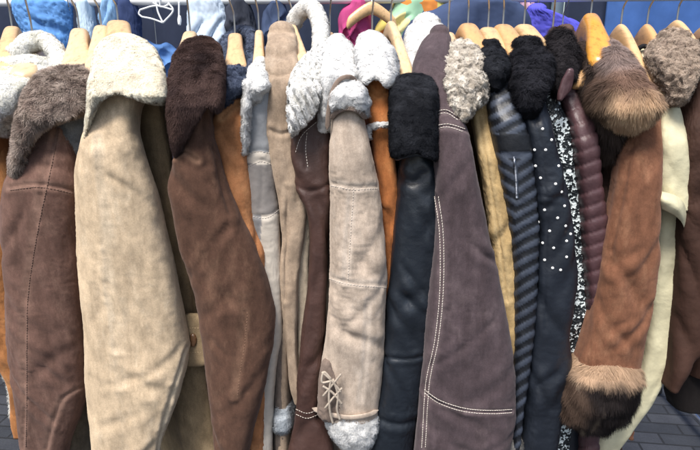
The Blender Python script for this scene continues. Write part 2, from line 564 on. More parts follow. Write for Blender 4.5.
# ------------------------------------------------------------------ fur
def fur(mb, V, n, length, width, color, lean=0.5, droop=0.5, jitter=0.5, curl=0.0, turns=0.0, clump=0.012, K=4, seed=1, back=0.25,
        lump=0.0, lump_scale=70, tipk=1.1, worm=0.0, worm_scale=95, basecol=1.0, shade_n=0.75, phj=.5):
    rng = np.random.default_rng(seed)
    N = normals(V)
    if worm:
        pw = V @ ROT.T + .006 * np.stack([noise(V * 70, seed + 81), noise(V * 70, seed + 82), noise(V * 70, seed + 83)], -1)
        r1 = 1 - np.abs(noise(pw * worm_scale, seed + 84)) * 2.4
        r2 = 1 - np.abs(noise(pw * worm_scale * 1.7, seed + 85)) * 2.2
        V = V + N * (worm * (.7 * np.clip(r1, -.6, 1) + .4 * np.clip(r2, -.6, 1)))[..., None]
        N = normals(V)
    if lump:
        V = V + N * (lump * (fbm(V * lump_scale, seed, 2))[..., None] + lump * 0.6 * (1 - 2 * np.abs(noise(V * lump_scale * 0.6, seed + 4)))[..., None])
        N = normals(V)
    cfun = color if callable(color) else (lambda p: np.broadcast_to(np.array(color), p.shape))
    bc = cfun(V.reshape(-1, 3)).reshape(V.shape)
    mb.grid(V, bc * (0.9 if basecol is None else basecol), NN=N)
    nv, nu = V.shape[:2]
    A, B = V[:-1], V[1:]
    A2, B2 = np.roll(A, -1, 1), np.roll(B, -1, 1)
    area = np.linalg.norm(np.cross(A2 - A, B - A), axis=-1)
    wgt = area * np.where(N[:-1][..., 1] > 0.35, back, 1.0)
    cum = np.cumsum(wgt.ravel())
    pick = np.searchsorted(cum, rng.random(n) * cum[-1])
    pick = np.clip(pick, 0, area.size - 1)
    j, i = pick // nu, pick % nu
    u, v = rng.random((n, 1)), rng.random((n, 1))
    i2 = (i + 1) % nu
    bil = lambda X: (X[j, i] * (1 - u) + X[j, i2] * u) * (1 - v) + (X[j + 1, i] * (1 - u) + X[j + 1, i2] * u) * v
    p, nn = bil(V), bil(N)
    nn /= np.maximum(np.linalg.norm(nn, axis=1, keepdims=True), 1e-9)
    g = np.array([0, 0, -1.0])
    gt = g - nn * (nn @ g)[:, None]
    gt /= np.maximum(np.linalg.norm(gt, axis=1, keepdims=True), 0.15)
    # clumps share a lean
    cl = np.stack([noise(p / clump, seed + 31), noise(p / clump, seed + 32), noise(p / clump, seed + 33)], 1)
    d0 = nn + lean * gt + jitter * 1.6 * cl + jitter * 0.5 * rng.normal(size=(n, 3))
    d0 /= np.linalg.norm(d0, axis=1, keepdims=True)
    flip = (d0 * nn).sum(1) < 0.05
    d0[flip] += nn[flip] * 0.6
    ln = length * (0.55 + 0.75 * rng.random((n, 1))) * (1 + 0.3 * noise(p * 40, seed + 40))[:, None]
    t1 = np.cross(nn, [0.3, 0.2, 0.9]); t1 /= np.maximum(np.linalg.norm(t1, axis=1, keepdims=True), 1e-9)
    t2 = np.cross(nn, t1)
    ph = (2 * math.pi * noise(p / (clump * 1.3), seed + 50) + rng.normal(size=n) * phj)[:, None]
    sg = np.where(noise(p / (clump * 1.6), seed + 51) > 0, 1, -1)[:, None]
    pts = []
    for k in range(K):
        t = k / (K - 1)
        q = p + d0 * ln * t + g * ln * droop * t * t - nn * 0.0006
        if curl:
            a = ph + sg * turns * 2 * math.pi * t
            q = q + curl * ((np.cos(a) - np.cos(ph)) * t1 + (np.sin(a) - np.sin(ph)) * t2)
        pts.append(q)
    pts = np.stack(pts, 1)
    T = np.gradient(pts, axis=1)
    rnd = rng.normal(size=(n, 1, 3))
    W = np.cross(T, rnd * 0.6 + nn[:, None, :] * 1.4)
    W /= np.maximum(np.linalg.norm(W, axis=2, keepdims=True), 1e-9)
    wd = width * (0.6 + 0.8 * rng.random((n, 1, 1))) * np.linspace(1.0, 0.18, K)[None, :, None]
    Vs = np.stack([pts - W * wd / 2, pts + W * wd / 2], 2).reshape(n, K * 2, 3)
    base = np.arange(n)[:, None, None] * (K * 2)
    kk = np.arange(K - 1)[None, :, None] * 2
    Q = (base + kk + np.array([0, 1, 3, 2])[None, None, :]).reshape(-1, 4)
    c = cfun(p) * (0.86 + 0.28 * rng.random((n, 1))) * (1 + 0.12 * noise(p * 60, seed + 60))[:, None]
    C = np.repeat((np.clip(c, 0, 0.92))[:, None, :], K * 2, 1)
    C = np.clip(C * np.repeat(np.linspace(0.9, tipk, K), 2)[None, :, None], 0, 0.92)
    mb.add(Vs.reshape(-1, 3), Q, C.reshape(-1, 3), NN=np.repeat((nn * shade_n + d0 * (1 - shade_n))[:, None, :], K * 2, 1).reshape(-1, 3))
    return V

# ------------------------------------------------------------------ things
def tag(o, label=None, cat=None, group=None, kind=None):
    if label: o['label'] = label
    if cat: o['category'] = cat
    if group: o['group'] = group
    if kind: o['kind'] = kind
    return o

def empty(name, loc):
    o = bpy.data.objects.new(name, None)
    o.location = loc
    o.empty_display_size = 0.05
    COL.objects.link(o)
    return o

COATS = 'coats and jackets hanging side by side along the rail'
RAIL_Y = 1.22

def coat(name, label, px, cat='coat'):
    x = P(px, 30, RAIL_Y)[0]
    o = empty(name, (x, RAIL_Y, 0.62))
    return tag(o, label, cat, COATS)

M = {}
FUR = furmat('fur')
FLEECE = furmat('fleece', 0.95, 0.35)
THREAD_PALE = thread_mat('pale_thread', (215, 205, 195))
THREAD_DARK = thread_mat('dark_thread', (104, 80, 70))
THREAD_TAN = thread_mat('tan_thread', (190, 165, 130))

def body(root, mat, hpx, near_top, near_hem, th=0.027, L=0.19, z_top=1.478, z_hem=0.64, seed=1, flare=1.1, name='body', drop=0.05, thf=.25, nhy=420, fold=0.004, ex=2.6):
    """torso of a coat on its hanger: a flat slack slab running away from the sleeve, sloped shoulders, open hem"""
    c0 = P(hpx, 28, RAIL_Y)
    n0, n1 = P(near_top, 150, 1.05), P(near_hem, nhy, 1.05)
    nz = max(30, int((z_top - z_hem) / 0.006))
    zs = np.linspace(z_top, z_hem, nz)
    nu = 128
    th_a = np.linspace(0, 2 * math.pi, nu, endpoint=False)
    ct, st = np.cos(th_a), np.sin(th_a)
    cx = np.sign(ct) * np.abs(ct) ** (2 / ex); cy = np.sign(st) * np.abs(st) ** (2 / ex)
    V = np.zeros((nz, nu, 3))
    for k, z in enumerate(zs):
        f = (z_top - z) / (z_top - z_hem)
        sd = min(1, (z_top - z) / drop)
        l = 0.06 + (L - 0.06) * sd ** 0.8
        l *= 1 + (flare - 1) * f
        xn = n0[0] + (n1[0] - n0[0]) * np.clip((n0[2] - z) / (n0[2] - n1[2]), -0.3, 1.4)
        sl = (c0[0] - xn) / (RAIL_Y - 1.05)
        sl = np.clip(sl, -0.6, 0.6)
        tt = th * (0.5 + 0.5 * min(1, (z_top - z) / 0.05 + 0.2)) * (1 + thf * f)
        yy = RAIL_Y + l * cy
        V[k, :, 1] = yy
        V[k, :, 0] = xn + sl * (yy - 1.05) + tt * cx
        V[k, :, 2] = z - 0.018 * (cy * 0.5 + 0.5) * 0
    c = V[0].mean(0)
    cap = np.array([c + (V[0] - c) * s + np.array([0, 0, h]) for s, h in ((0.02, 0.012), (0.5, 0.011), (0.85, 0.006))])
    V = np.concatenate([cap, V])
    c = V[-1].mean(0)
    rim = []
    for s, dz in ((0.97, -0.002), (0.9, 0.004), (0.86, 0.03), (0.8, 0.1), (0.02, 0.11)):
        w = c + (V[-1] - c) * s
        w[:, 2] += dz
        rim.append(w)
    V = np.concatenate([V, np.array(rim)])
    V = hide(V, seed, 0.006, fold, 0.005)
    m = MB(); m.grid(V)
    return m.build(name, mat, root)

def sleeve(root, rows, mat, seed, Y=1.0, seams=(), creases=(), name='sleeve', b=None, attr=None, afun=None, dfun=None, ex=2.9, nu=112, top='dome', bottom='open', rec=.055, nf=9, amp=.0040, **kw):
    if top == 'dome':
        y0 = rows[0][0]
        rows = [tuple([r[0], r[1], r[2], (r[3] if len(r) > 3 else Y) + rec * (1 - float(smooth(0, 62, r[0] - y0)))] + list(r[4:])) for r in rows]
    V = loft(rows, Y, b, nu, 0.0032, ex, top, bottom)
    A = None
    if dfun is not None:
        V0 = V
        D, A = dfun(V0)
        V = V0 + normals(V0) * D[..., None]
    if nf:
        V = draped(V, seed, nf, amp)
    V = hide(V, seed, seams=seams, creases=creases, **kw)
    if attr is None:
        A, attr = LAST_WEAR, 'wear'
    m = MB(); m.grid(V, None, A)
    o = m.build(name, mat, root, attr=attr)
    return V, o

def tufts(root, parts, mat, name='collar', **kw):
    """fur or fleece part from one or more lofts / rolls joined into one mesh"""
    mb = MB()
    n = kw.pop('n')
    areas = []
    for V in parts:
        A = V[:-1]
        areas.append(np.linalg.norm(np.cross(np.roll(A, -1, 1) - A, V[1:] - A), axis=-1).sum())
    sd = kw.pop('seed', 1)
    for k, V in enumerate(parts):
        fur(mb, V, max(400, int(n * areas[k] / sum(areas))), seed=sd + k * 7, **kw)
    return mb.build(name, mat, root, col=True)

def roll(pts, rpx, Y):
    """a rolled collar edge along pixels (x, y[, Y])"""
    w = np.array([P(p[0], p[1], p[2] if len(p) > 2 else Y) for p in pts])
    w = smooth_path(w, 50)
    r = rpx / FPX * Y
    t = np.linspace(0, 1, len(w))
    rr = r * np.clip(np.minimum(t, 1 - t) * 8 + 0.35, 0, 1)
    return tube(w, rr, 28)

def welt(root, V, px_list, mat, r=0.0022, lift=0.001, name='welt', n=90, flat=1.0):
    w = seam_world(V, px_list, n)
    if len(w) < 4:
        return None
    pts = w[:, :3] + w[:, 3:6] * lift
    for _ in range(3):
        pts[1:-1] = (pts[:-2] + pts[1:-1] * 2 + pts[2:]) / 4
    m = MB(); m.grid(tube(pts, r, 10))
    return m.build(name, mat, root)

def stitch_part(root, V, lines, mat, name='stitching', **kw):
    for ln in lines:
        m = MB()
        stitches(m, V, ln, **kw)
        if m.n:
            m.build(name, mat, root, smooth_shade=True)

def flap(T, B, Yt, side=.05, thick=.014, step=.0028, nt=46, ribs=0, ramp=.0032):
    """folded collar: a thick sheet between an upper outline T and a lower edge B (pixels), at the depth Yt gives for each height"""
    T, B = np.array(T, float), np.array(B, float)
    sl = np.r_[0, np.cumsum(np.linalg.norm(np.diff(T, axis=0), axis=1) + np.linalg.norm(np.diff(B, axis=0), axis=1))]
    ns = max(24, int(sl[-1] / 2 / FPX / step))
    def res(A):
        w = smooth_path(A, 400)
        # resample by the shared parameter so that T and B stay paired
        k = np.linspace(0, len(A) - 1, ns)
        out = np.stack([np.interp(k, np.arange(len(A)), A[:, i]) for i in (0, 1)], 1)
        for _ in range(6):
            out[1:-1] = (out[:-2] + 2 * out[1:-1] + out[2:]) / 4
        return out
    t, bt = res(T), res(B)
    yy = np.array(Yt, float)
    V = []
    for k in range(ns):
        s = 2 * k / (ns - 1) - 1
        e = math.sqrt(max(.003, 1 - abs(s) ** 8))
        loop = []
        fr = np.linspace(0, 1, nt)
        th = thick * e
        for f in fr:
            x, y = t[k] * (1 - f) + bt[k] * f
            Y = np.interp(y, yy[:, 0], yy[:, 1]) + side * abs(s) ** 3
            bow = .010 * math.sin(math.pi * f)
            rib = ramp * math.sin(ribs * math.pi * s) if ribs else 0
            loop.append(P(x, y, Y - th / 2 - bow + rib))
        edge_b = [P(*(bt[k] + np.array([0, .9 * math.sin(q)])), np.interp(bt[k][1], yy[:, 0], yy[:, 1]) + side * abs(s) ** 3 - th / 2 * math.cos(q)) for q in np.linspace(0, math.pi, 7)[1:-1]]
        back = []
        for f in fr[::-2]:
            x, y = t[k] * (1 - f) + bt[k] * f
            Y = np.interp(y, yy[:, 0], yy[:, 1]) + side * abs(s) ** 3
            back.append(P(x, y, Y + th / 2 - .004 * math.sin(math.pi * f)))
        edge_t = [P(*(t[k] - np.array([0, .9 * math.sin(q)])), np.interp(t[k][1], yy[:, 0], yy[:, 1]) + side * abs(s) ** 3 + th / 2 * math.cos(q)) for q in np.linspace(0, math.pi, 7)[1:-1]]
        loop += edge_b + back + edge_t
        V.append(np.array(loop))
    return np.array(V)

def band(root, pts, wpx, thick, mat, name):
    """flat strap: pixels (x, y, Y) with a width across the strap"""
    q = smooth_path(np.array(pts, float), 60)
    T = np.gradient(q[:, :2], axis=0); T /= np.linalg.norm(T, axis=1, keepdims=True)
    Nn = np.stack([-T[:, 1], T[:, 0]], 1)
    th = np.linspace(0, 2 * math.pi, 16, endpoint=False)
    cx = np.sign(np.cos(th)) * np.abs(np.cos(th)) ** .6; cy = np.sign(np.sin(th)) * np.abs(np.sin(th)) ** .6
    V = []
    for k in range(len(q)):
        e = min(1, min(k, len(q) - 1 - k) / 4 + .15)
        V.append([P(q[k, 0] + Nn[k, 0] * wpx / 2 * cx[j] * e, q[k, 1] + Nn[k, 1] * wpx / 2 * cx[j] * e, q[k, 2] + thick * cy[j]) for j in range(16)])
    m = MB(); m.grid(np.array(V)); return m.build(name, mat, root)

def off(line, dx, dy):
    return [(x + dx, y + dy) for x, y in line]
# ================================================================== COATS
CREAM = (0.88, 0.85, 0.77)
WHITE = (0.92, 0.915, 0.90)

def mottled(c1, c2, scale=55, seed=1, c3=None):
    c1, c2 = np.array(c1), np.array(c2)
    def f(p):
        t = (0.5 + 0.75 * fbm(p * scale, seed, 2))[:, None].clip(0, 1)
        return c1 * (1 - t) + c2 * t
    return f

FL = dict(length=0.0046, width=0.0011, lean=0.15, droop=0.2, jitter=0.6, curl=0.0024, turns=0.8, K=5, lump=0.0026, lump_scale=70)
AST = dict(length=0.0038, width=0.0010, lean=0.1, droop=0.05, jitter=0.5, curl=0.0022, turns=1.0, K=5, worm=0.0048, worm_scale=105, clump=0.006, phj=.3, shade_n=.6)
SHORT = dict(length=0.0050, width=0.0009, lean=0.9, droop=0.3, jitter=0.22, K=4, lump=0.0012, lump_scale=60)

# ---- leftmost: rust suede with cream fleece collar
m_a = suede('rust_suede', (168, 112, 66), (205, 160, 110))
a = coat('shearling_coat', 'rust tan suede coat with a rolled cream fleece collar, cut off by the left edge', 22)
body(a, m_a, 22, -8, -12, seed=3, z_hem=.93)
tufts(a, [loft([(66, -22, 55, 1.12, .05), (78, -26, 52, 1.09, .07), (95, -26, 40, 1.06, .08), (112, -24, 28, 1.04, .07), (124, -20, 17, 1.03, .05)], nu=80, bottom='dome'),
          roll([(14, 62, 1.1), (22, 48, 1.13), (34, 42, 1.15), (46, 42, 1.15), (56, 52, 1.13), (60, 66, 1.1), (58, 84, 1.06), (50, 96, 1.05)], 8, 1.12)],
      FLEECE, n=42000, color=mottled((.87, .85, .76), (.91, .90, .86), 40, 4), seed=11, **FL)
Va, _ = sleeve(a, [(112, -24, 10), (150, -26, 10), (200, -22, 13), (260, -22, 15), (330, -13, 20), (357, -1, 24), (390, 11, 27), (420, 13, 28), (432, 17, 28)], m_a, 5, Y=1.05)
tufts(a, [tube(smooth_path(np.array([P(x, y, 1.045) for x, y in [(-12, 335), (0, 360), (8, 378), (12, 395), (14, 415), (19, 431)]]), 40), 0.004, 10)],
      FLEECE, name='fleece_edge', n=2500, color=CREAM, seed=15, **dict(FL, length=.006, lump=.001))

# ---- dark brown suede, grey-brown fur collar
m_b = suede('dark_brown_suede', (112, 84, 74), (150, 120, 106), k=0.8)
b_ = coat('shearling_coat', 'dark brown suede coat with a mottled grey brown fur collar', 78)
body(b_, m_b, 78, 62, 66, seed=4, th=.022)
tufts(b_, [flap([(12, 182), (10, 165), (14, 140), (20, 112), (27, 90), (35, 77), (48, 71), (64, 68), (80, 66), (97, 64)],
                [(19, 185), (23, 166), (29, 147), (36, 133), (45, 125), (55, 121), (65, 118), (76, 113), (86, 105), (96, 96)],
                [(62, 1.05), (80, 1.0), (120, .955), (185, .945)], side=.03, thick=.018)],
      FUR, n=52000, color=mottled((.22, .165, .14), (.46, .38, .33), 85, 5), seed=21, **dict(FL, length=.0065, curl=.0018, turns=.4, jitter=.5, lean=.6, lump=.0022))
sb = [[(57, 126), (49, 165), (38, 215), (30, 260), (25, 300), (24, 350), (24, 400), (23, 448)], [(10, 187), (40, 184), (78, 191)], [(88, 384), (74, 391), (62, 400), (52, 425), (46, 450)]]
Vb, _ = sleeve(b_, [(112, 44, 66), (122, 38, 70), (135, 32, 73), (160, 21, 76), (185, 10, 79), (220, 6, 80), (260, 8, 82), (300, 10, 84), (340, 12, 86), (385, 17, 87), (410, 19, 80), (450, 22, 68), (480, 24, 60)], m_b, 8, Y=.985, seams=sb, groove=.0022, rec=.03)
stitch_part(b_, Vb, [off(sb[0], 3, 0), off(sb[1], 0, 3.5)], THREAD_DARK)

# ---- grey fleece coat hidden between
m_x = suede('olive_grey_suede', (118, 108, 94))
x_ = coat('shearling_coat', 'mostly hidden olive grey coat with a grey fleece collar, left of the cream coat', 101)
body(x_, m_x, 101, 78, 84, seed=6, th=.018)
tufts(x_, [loft([(88, 72, 100, 1.06, .03), (96, 66, 100, 1.04, .04), (112, 61, 100, 1.03, .04), (140, 61, 98, 1.03, .04), (156, 66, 96, 1.03, .035), (170, 74, 94, 1.03, .03)], nu=60, bottom='dome')],
      FLEECE, n=16000, color=mottled((.20, .21, .22), (.36, .37, .38), 60, 7), seed=25, **FL)
sleeve(x_, [(160, 74, 92), (190, 76, 92), (230, 80, 94), (300, 86, 98), (400, 92, 104), (480, 96, 108)], cloth('grey_lining', (125, 130, 132)), 9, Y=1.06)

# ---- big cream suede
m_c = suede('cream_suede', (210, 186, 155), (230, 212, 186), k=0.84, contrast=.62)
m_cb = suede('tan_suede', (168, 145, 112), (196, 172, 136), k=0.8)
c_ = coat('shearling_coat', 'big pale cream suede coat with a domed cream fleece collar and a belt loop', 118)
body(c_, m_cb, 118, 158, 199, seed=7, thf=.75, z_hem=.55, th=.04, L=.185, flare=1.06)
tufts(c_, [flap([(82, 149), (85, 128), (88, 106), (89, 86), (92, 64), (97, 48), (105, 39), (118, 34.5), (131, 35), (145, 41), (156, 52), (163, 67), (167, 84), (168, 99)],
                [(84, 151), (88, 132), (92, 117), (96, 107), (101, 99), (107, 94), (114, 92), (123, 93), (132, 96), (141, 99), (149, 101), (156, 102.5), (162, 103), (167, 102)],
                [(33, 1.10), (50, 1.04), (75, .97), (95, .935), (120, .93), (150, .925)], side=.035, thick=.02)],
      FLEECE, n=60000, color=mottled((.82, .74, .60), (.89, .84, .73), 26, 8), seed=31, **dict(FL, length=.0030, lump=.0008, lump_scale=45, jitter=.45, curl=.0015))
sc = [[(98, 138), (103, 180), (107, 220), (108, 260), (109, 300), (116, 352)], [(187, 346), (181, 368), (172, 395), (165, 420), (158, 450)]]
Vc, _ = sleeve(c_, [(88, 108, 146), (100, 101, 146), (112, 95, 141), (130, 87, 139), (150, 82, 143), (175, 79, 150), (200, 79, 157), (230, 80, 164), (260, 81, 171), (290, 83, 177), (320, 85, 183), (345, 86, 187), (362, 87, 187), (382, 88, 183), (410, 91, 174), (440, 94, 163), (470, 97, 152)], m_c, 12, Y=.97, b=.044, seams=sc, big=.008, rec=.03, groove=.003, amp=.0028)
bl = loft([(323, 178, 210, 1.0, .008), (328, 178, 211, 1.0, .008), (352, 179, 211, 1.0, .008), (357, 180, 210, 1.0, .008)], nu=48, ex=4, bottom='dome')
m = MB(); m.grid(hide(bl, 3, .002, .001, .001)); belt = m.build('belt', m_cb, c_)
stitch_part(belt, bl, [[(181, 328), (208, 328)], [(181, 352), (208, 352)]], THREAD_TAN)
bt = loft([(336, 190, 196, .991, .005), (338, 189, 197, .991, .005), (342, 189, 197, .991, .005), (344, 190, 196, .991, .005)], nu=24, bottom='dome', step=.001)
m = MB(); m.grid(bt); m.build('button', wood('horn_button', (110, 80, 55)), belt)

# ---- brown suede, dark brown collar
m_d = suede('brown_suede', (96, 69, 56), (144, 112, 92), k=0.78)
d_ = coat('shearling_coat', 'brown suede coat with a tall smooth dark brown fur collar', 189)
body(d_, m_d, 189, 184, 222, seed=9, th=.03)
tufts(d_, [flap([(174, 155), (171, 140), (168, 116), (168, 92), (170, 70), (176, 53), (186, 41), (200, 37), (213, 39), (221, 49), (224, 66), (224, 84), (223, 99)],
                [(177, 157), (182, 146), (186, 137), (191, 128), (196, 119), (200, 112), (204, 107), (208, 104), (211, 106), (214, 109), (217, 110), (220, 109), (223, 104)],
                [(36, 1.10), (55, 1.03), (80, .97), (105, .935), (156, .925)], side=.035, thick=.02)],
      FUR, n=65000, color=mottled((.052, .034, .034), (.115, .07, .06), 25, 9), seed=41, **SHORT)
sd = [[(245, 312), (242, 345), (238, 370), (235, 396)], [(172, 157), (184, 152), (197, 160)]]
Vd, _ = sleeve(d_, [(96, 199, 212), (108, 195, 212), (118, 190, 213), (135, 183, 216), (155, 176, 221), (170, 172, 225), (188, 171, 231), (210, 173, 240), (240, 178, 253), (270, 188, 264), (295, 196, 272), (320, 202, 276), (340, 205, 275), (370, 209, 269), (400, 212, 261), (430, 215.5, 254), (450, 217, 250), (480, 221, 244)], m_d, 13, Y=.985, b=.045, seams=sd, creases=[[(214, 150), (222, 180), (232, 212)], [(205, 120), (203, 140), (208, 165)]], big=.008, rec=.02)
stitch_part(d_, Vd, [off(sd[0], 2.5, 0)], thread_mat('brown_thread', (136, 106, 86)), gap=.006, dash=.0035, r=.0004, lift=.0002)

# ---- orange tan with navy curly collar
m_e = suede('orange_tan_suede', (178, 120, 78), (206, 156, 112), k=0.82)
e_ = coat('shearling_coat', 'orange tan suede coat with a navy curly fleece collar looped round its hanger', 233)
body(e_, m_e, 233, 236, 262, seed=10, th=.02)
tufts(e_, [roll([(222, 92, 1.1), (223, 66, 1.17), (229, 40, 1.24), (240, 33, 1.27), (250, 36, 1.24), (253.5, 52, 1.17), (251, 70, 1.10), (243, 84, 1.03)], 5.5, 1.15),
           loft([(76, 226, 246, 1.03, .03), (84, 223, 250, 1.02, .035), (92, 221, 245, 1.02, .035), (99, 220, 234, 1.02, .03)], nu=60, bottom='dome')],
      FUR, n=17000, color=mottled((.025, .033, .06), (.14, .17, .25), 120, 10), seed=51, **AST)
Ve, _ = sleeve(e_, [(82, 234, 246), (95, 227, 246), (110, 217, 247), (130, 213, 248), (150, 217, 248), (180, 225, 251), (210, 231, 254), (240, 240, 261), (262, 249, 266), (320, 256, 270), (400, 250, 266), (480, 248, 262)], m_e, 14, Y=1.01, rec=.03, seams=[[(222, 118), (236, 106), (247, 104)]], creases=[[(214, 128), (228, 122), (238, 112)]])

# ---- patchwork
def patch_cols(V):
    n = MB  # unused
    return None
f_ = coat('leather_jacket', 'slim patchwork leather jacket in grey and cream with a white fleece collar', 256, 'jacket')
m_f = NT('patchwork_leather')
_at = m_f.n('ShaderNodeAttribute', attribute_name='fc')
_v = m_f.coords()
_nz = m_f.ramp(m_f.noise(_v, 30, 5, .6), [(.3, (.78, .78, .78)), (.7, (1.15, 1.15, 1.15))])
m_f.l(m_f.mix(1.0, _at.outputs['Color'], _nz, 'MULTIPLY'), m_f.b.inputs['Base Color'])
m_f.b.inputs['Roughness'].default_value = .6
m_f.l(m_f.bump(m_f.noise(_v, 160, 4), .3, .001), m_f.b.inputs['Normal'])
body(f_, suede('grey_brown_suede', (112, 100, 92)), 256, 272, 280, seed=11, th=.018)
tufts(f_, [loft([(64, 256, 267, 1.08, .03), (70, 251, 271, 1.06, .045), (80, 248, 273, 1.04, .05), (88, 246, 272, 1.02, .045), (94, 246, 266, 1.02, .035)], nu=60, bottom='dome'),
           loft([(84, 246, 255, 1.0, .025), (110, 244, 251, .995, .02), (140, 243.5, 248, .995, .015), (152, 244, 247, .995, .01)], nu=30, bottom='dome')],
      FLEECE, n=15000, color=WHITE, seed=55, **FL)
sf = [[(245, 153), (260, 150), (274, 153)], [(246, 166), (255, 162), (262, 160), (276, 165)], [(247, 212), (257, 216), (268, 216), (279, 208)], [(262, 160), (262, 190), (259, 216)], [(262, 216), (257, 240), (257, 260)]]
Vf = loft([(84, 260, 271), (92, 254, 271), (105, 249, 271), (130, 246, 271), (150, 245, 274), (165, 245, 276), (190, 246, 277), (215, 248, 280), (240, 253, 280), (265, 256, 281), (290, 257, 281), (330, 259, 282), (360, 261, 278), (400, 257, 274), (450, 252, 273), (480, 250, 272)], 1.02, None, 96, .003)
_pz = (CAM_H - Vf[..., 2]) / Vf[..., 1]
_t = np.arctan(_pz) - PITCH
_py = 225 + FPX * np.tan(_t)
_px = 350 + FPX * Vf[..., 0] / (Vf[..., 1] * CP + (CAM_H - Vf[..., 2]) * SP)
_c = np.zeros(Vf.shape)
_c[:] = alb((205, 195, 182))
_c[_py < 152] = alb((150, 152, 155))
_c[(_py >= 165 - 3 * np.abs(_px - 262) / 16) & (_py < 214)] = alb((138, 132, 128))
_c[(_py >= 214) & (_px < 262 - (_py - 214) * .05) & (_py < 262)] = alb((140, 138, 138))
Vf2 = hide(Vf, 15, .004, .0015, .002, seams=sf, groove=.0009)
m = MB(); m.grid(Vf2, _c); m.build('sleeve', m_f.m, f_, col=True)
stitch_part(f_, Vf2, [off(l, 0, 1.5) for l in sf[:3]], THREAD_PALE, r=.0004)

# ---- taupe suede
m_g = suede('taupe_suede', (176, 154, 132), (200, 182, 162), k=0.84)
g_ = coat('suede_coat', 'taupe suede coat with a plain turned up suede collar and a pale ragged front edge', 278)
body(g_, m_g, 278, 286, 284, seed=12, th=.016)
g_rows = [(31.5, 268, 295, 1.12), (36, 266, 297, 1.10), (55, 265.5, 297.5, 1.06), (74, 267, 297, 1.03), (88, 268.5, 294, 1.02), (110, 267, 290, 1.02), (130, 267, 291, 1.02), (150, 269, 295, 1.02), (180, 276, 303, 1.02), (205, 280, 308, 1.02), (230, 281, 307, 1.02), (260, 281, 302, 1.02), (290, 281, 299, 1.02), (330, 285, 298, 1.02), (360, 288, 299, 1.02), (385, 291, 301, 1.02), (398, 295, 301, 1.02)]
Vg = hide(draped(loft(g_rows, 1.02, None, 112, .0032, 3.4, 'dome', 'dome'), 17, 6), 17, seams=[[(266, 72), (280, 76), (297, 71)], [(270, 130), (280, 134), (291, 131)], [(288, 190), (286, 240), (285, 300)]], creases=[[(267, 52), (282, 56), (296, 50)]])
_cut = int(np.argmin(np.abs(Vg[..., 2].mean(1) - P(280, 74, 1.03)[2])))
m = MB(); m.grid(Vg[:_cut + 1]); m.build('collar', m_g, g_)
m = MB(); m.grid(Vg[_cut:]); m.build('sleeve', m_g, g_)
fe = loft([(200, 301, 309), (215, 299, 311.5), (235, 298, 311), (260, 297, 309), (290, 296, 308), (320, 297, 306), (350, 298, 305), (385, 300, 305), (392, 301, 304)], 1.03, .01, 48, bottom='dome')
m = MB(); m.grid(hide(fe, 18, .003, .004, .006)); m.build('front_edge', suede('pale_edge', (205, 188, 165)), g_)
tufts(g_, [loft([(403, 276, 293, 1.05, .04), (406, 274, 294, 1.05, .05), (416, 274, 294, 1.05, .05), (421, 277, 292, 1.05, .04)], nu=50, bottom='dome')],
      FLEECE, name='fleece_cuff', n=6000, color=(.62, .66, .70), seed=61, **FL)
m = MB(); m.grid(hide(loft([(330, 276, 288), (360, 276, 291), (395, 276, 293), (408, 276, 293)], 1.06, .04, 48, bottom='dome'), 19)); m.build('lower_sleeve', suede('grey_taupe', (125, 108, 95)), g_)

# ---- chocolate leather with white hood
m_h = leather('chocolate_leather', (76, 53, 47), .5, .75)
h_ = coat('leather_coat', 'chocolate brown leather coat with a tall ribbed white fleece hood', 290)
body(h_, m_h, 296, 306, 304, seed=13, th=.02)
def ribbed(V, cnt=24, amp=.0032):
    u = np.linspace(0, 2 * math.pi, V.shape[1], endpoint=False)
    return V + normals(V) * (amp * np.sin(u * cnt))[None, :, None]
tufts(h_, [roll([(291, 34, 1.22), (296, 18, 1.22), (305, 9, 1.21), (314, 10, 1.19), (320, 24, 1.15), (321, 44, 1.11), (319, 64, 1.06), (312, 84, 1.03)], 7.5, 1.14),
           flap([(290, 132), (288, 112), (288, 92), (291, 76), (298, 65), (305, 58), (312, 51), (318, 45), (323, 38)],
                [(292, 135), (298, 129), (304, 124), (310, 118), (315, 111), (319, 101), (322, 88), (324, 74), (325.5, 60)],
                [(36, 1.10), (60, 1.03), (90, .98), (135, .955)], side=.025, thick=.018, ribs=9, ramp=.006)],
      FLEECE, n=34000, color=mottled((.88, .87, .83), (.92, .91, .89), 40, 12), seed=65, **dict(FL, length=.0032, lump=.0006))
sh = [[(293, 150), (300, 132), (318, 116)], [(305, 132), (304, 150), (306, 168)], [(294, 186), (312, 192), (330, 184)]]
Vh, _ = sleeve(h_, [(108, 306, 327), (118, 298, 330), (130, 293, 331), (150, 292, 331), (172, 294, 331), (185, 296, 330), (195, 300, 330), (210, 307, 329), (250, 309, 328), (290, 307, 327), (330, 302, 325), (360, 299, 321), (390, 297, 319), (408, 296, 318), (414, 295.5, 318), (422, 294, 324), (435, 290, 330), (450, 287, 334), (480, 284, 338)], m_h, 20, Y=1.0, seams=sh, fold=.002, groove=.0014, rec=.02)
stitch_part(h_, Vh, [off(sh[0], 2.5, 3), off(sh[1], 2, 0), [(296, 409), (307, 413), (319, 409)], [(296, 414), (307, 418), (319, 414)]], THREAD_PALE)

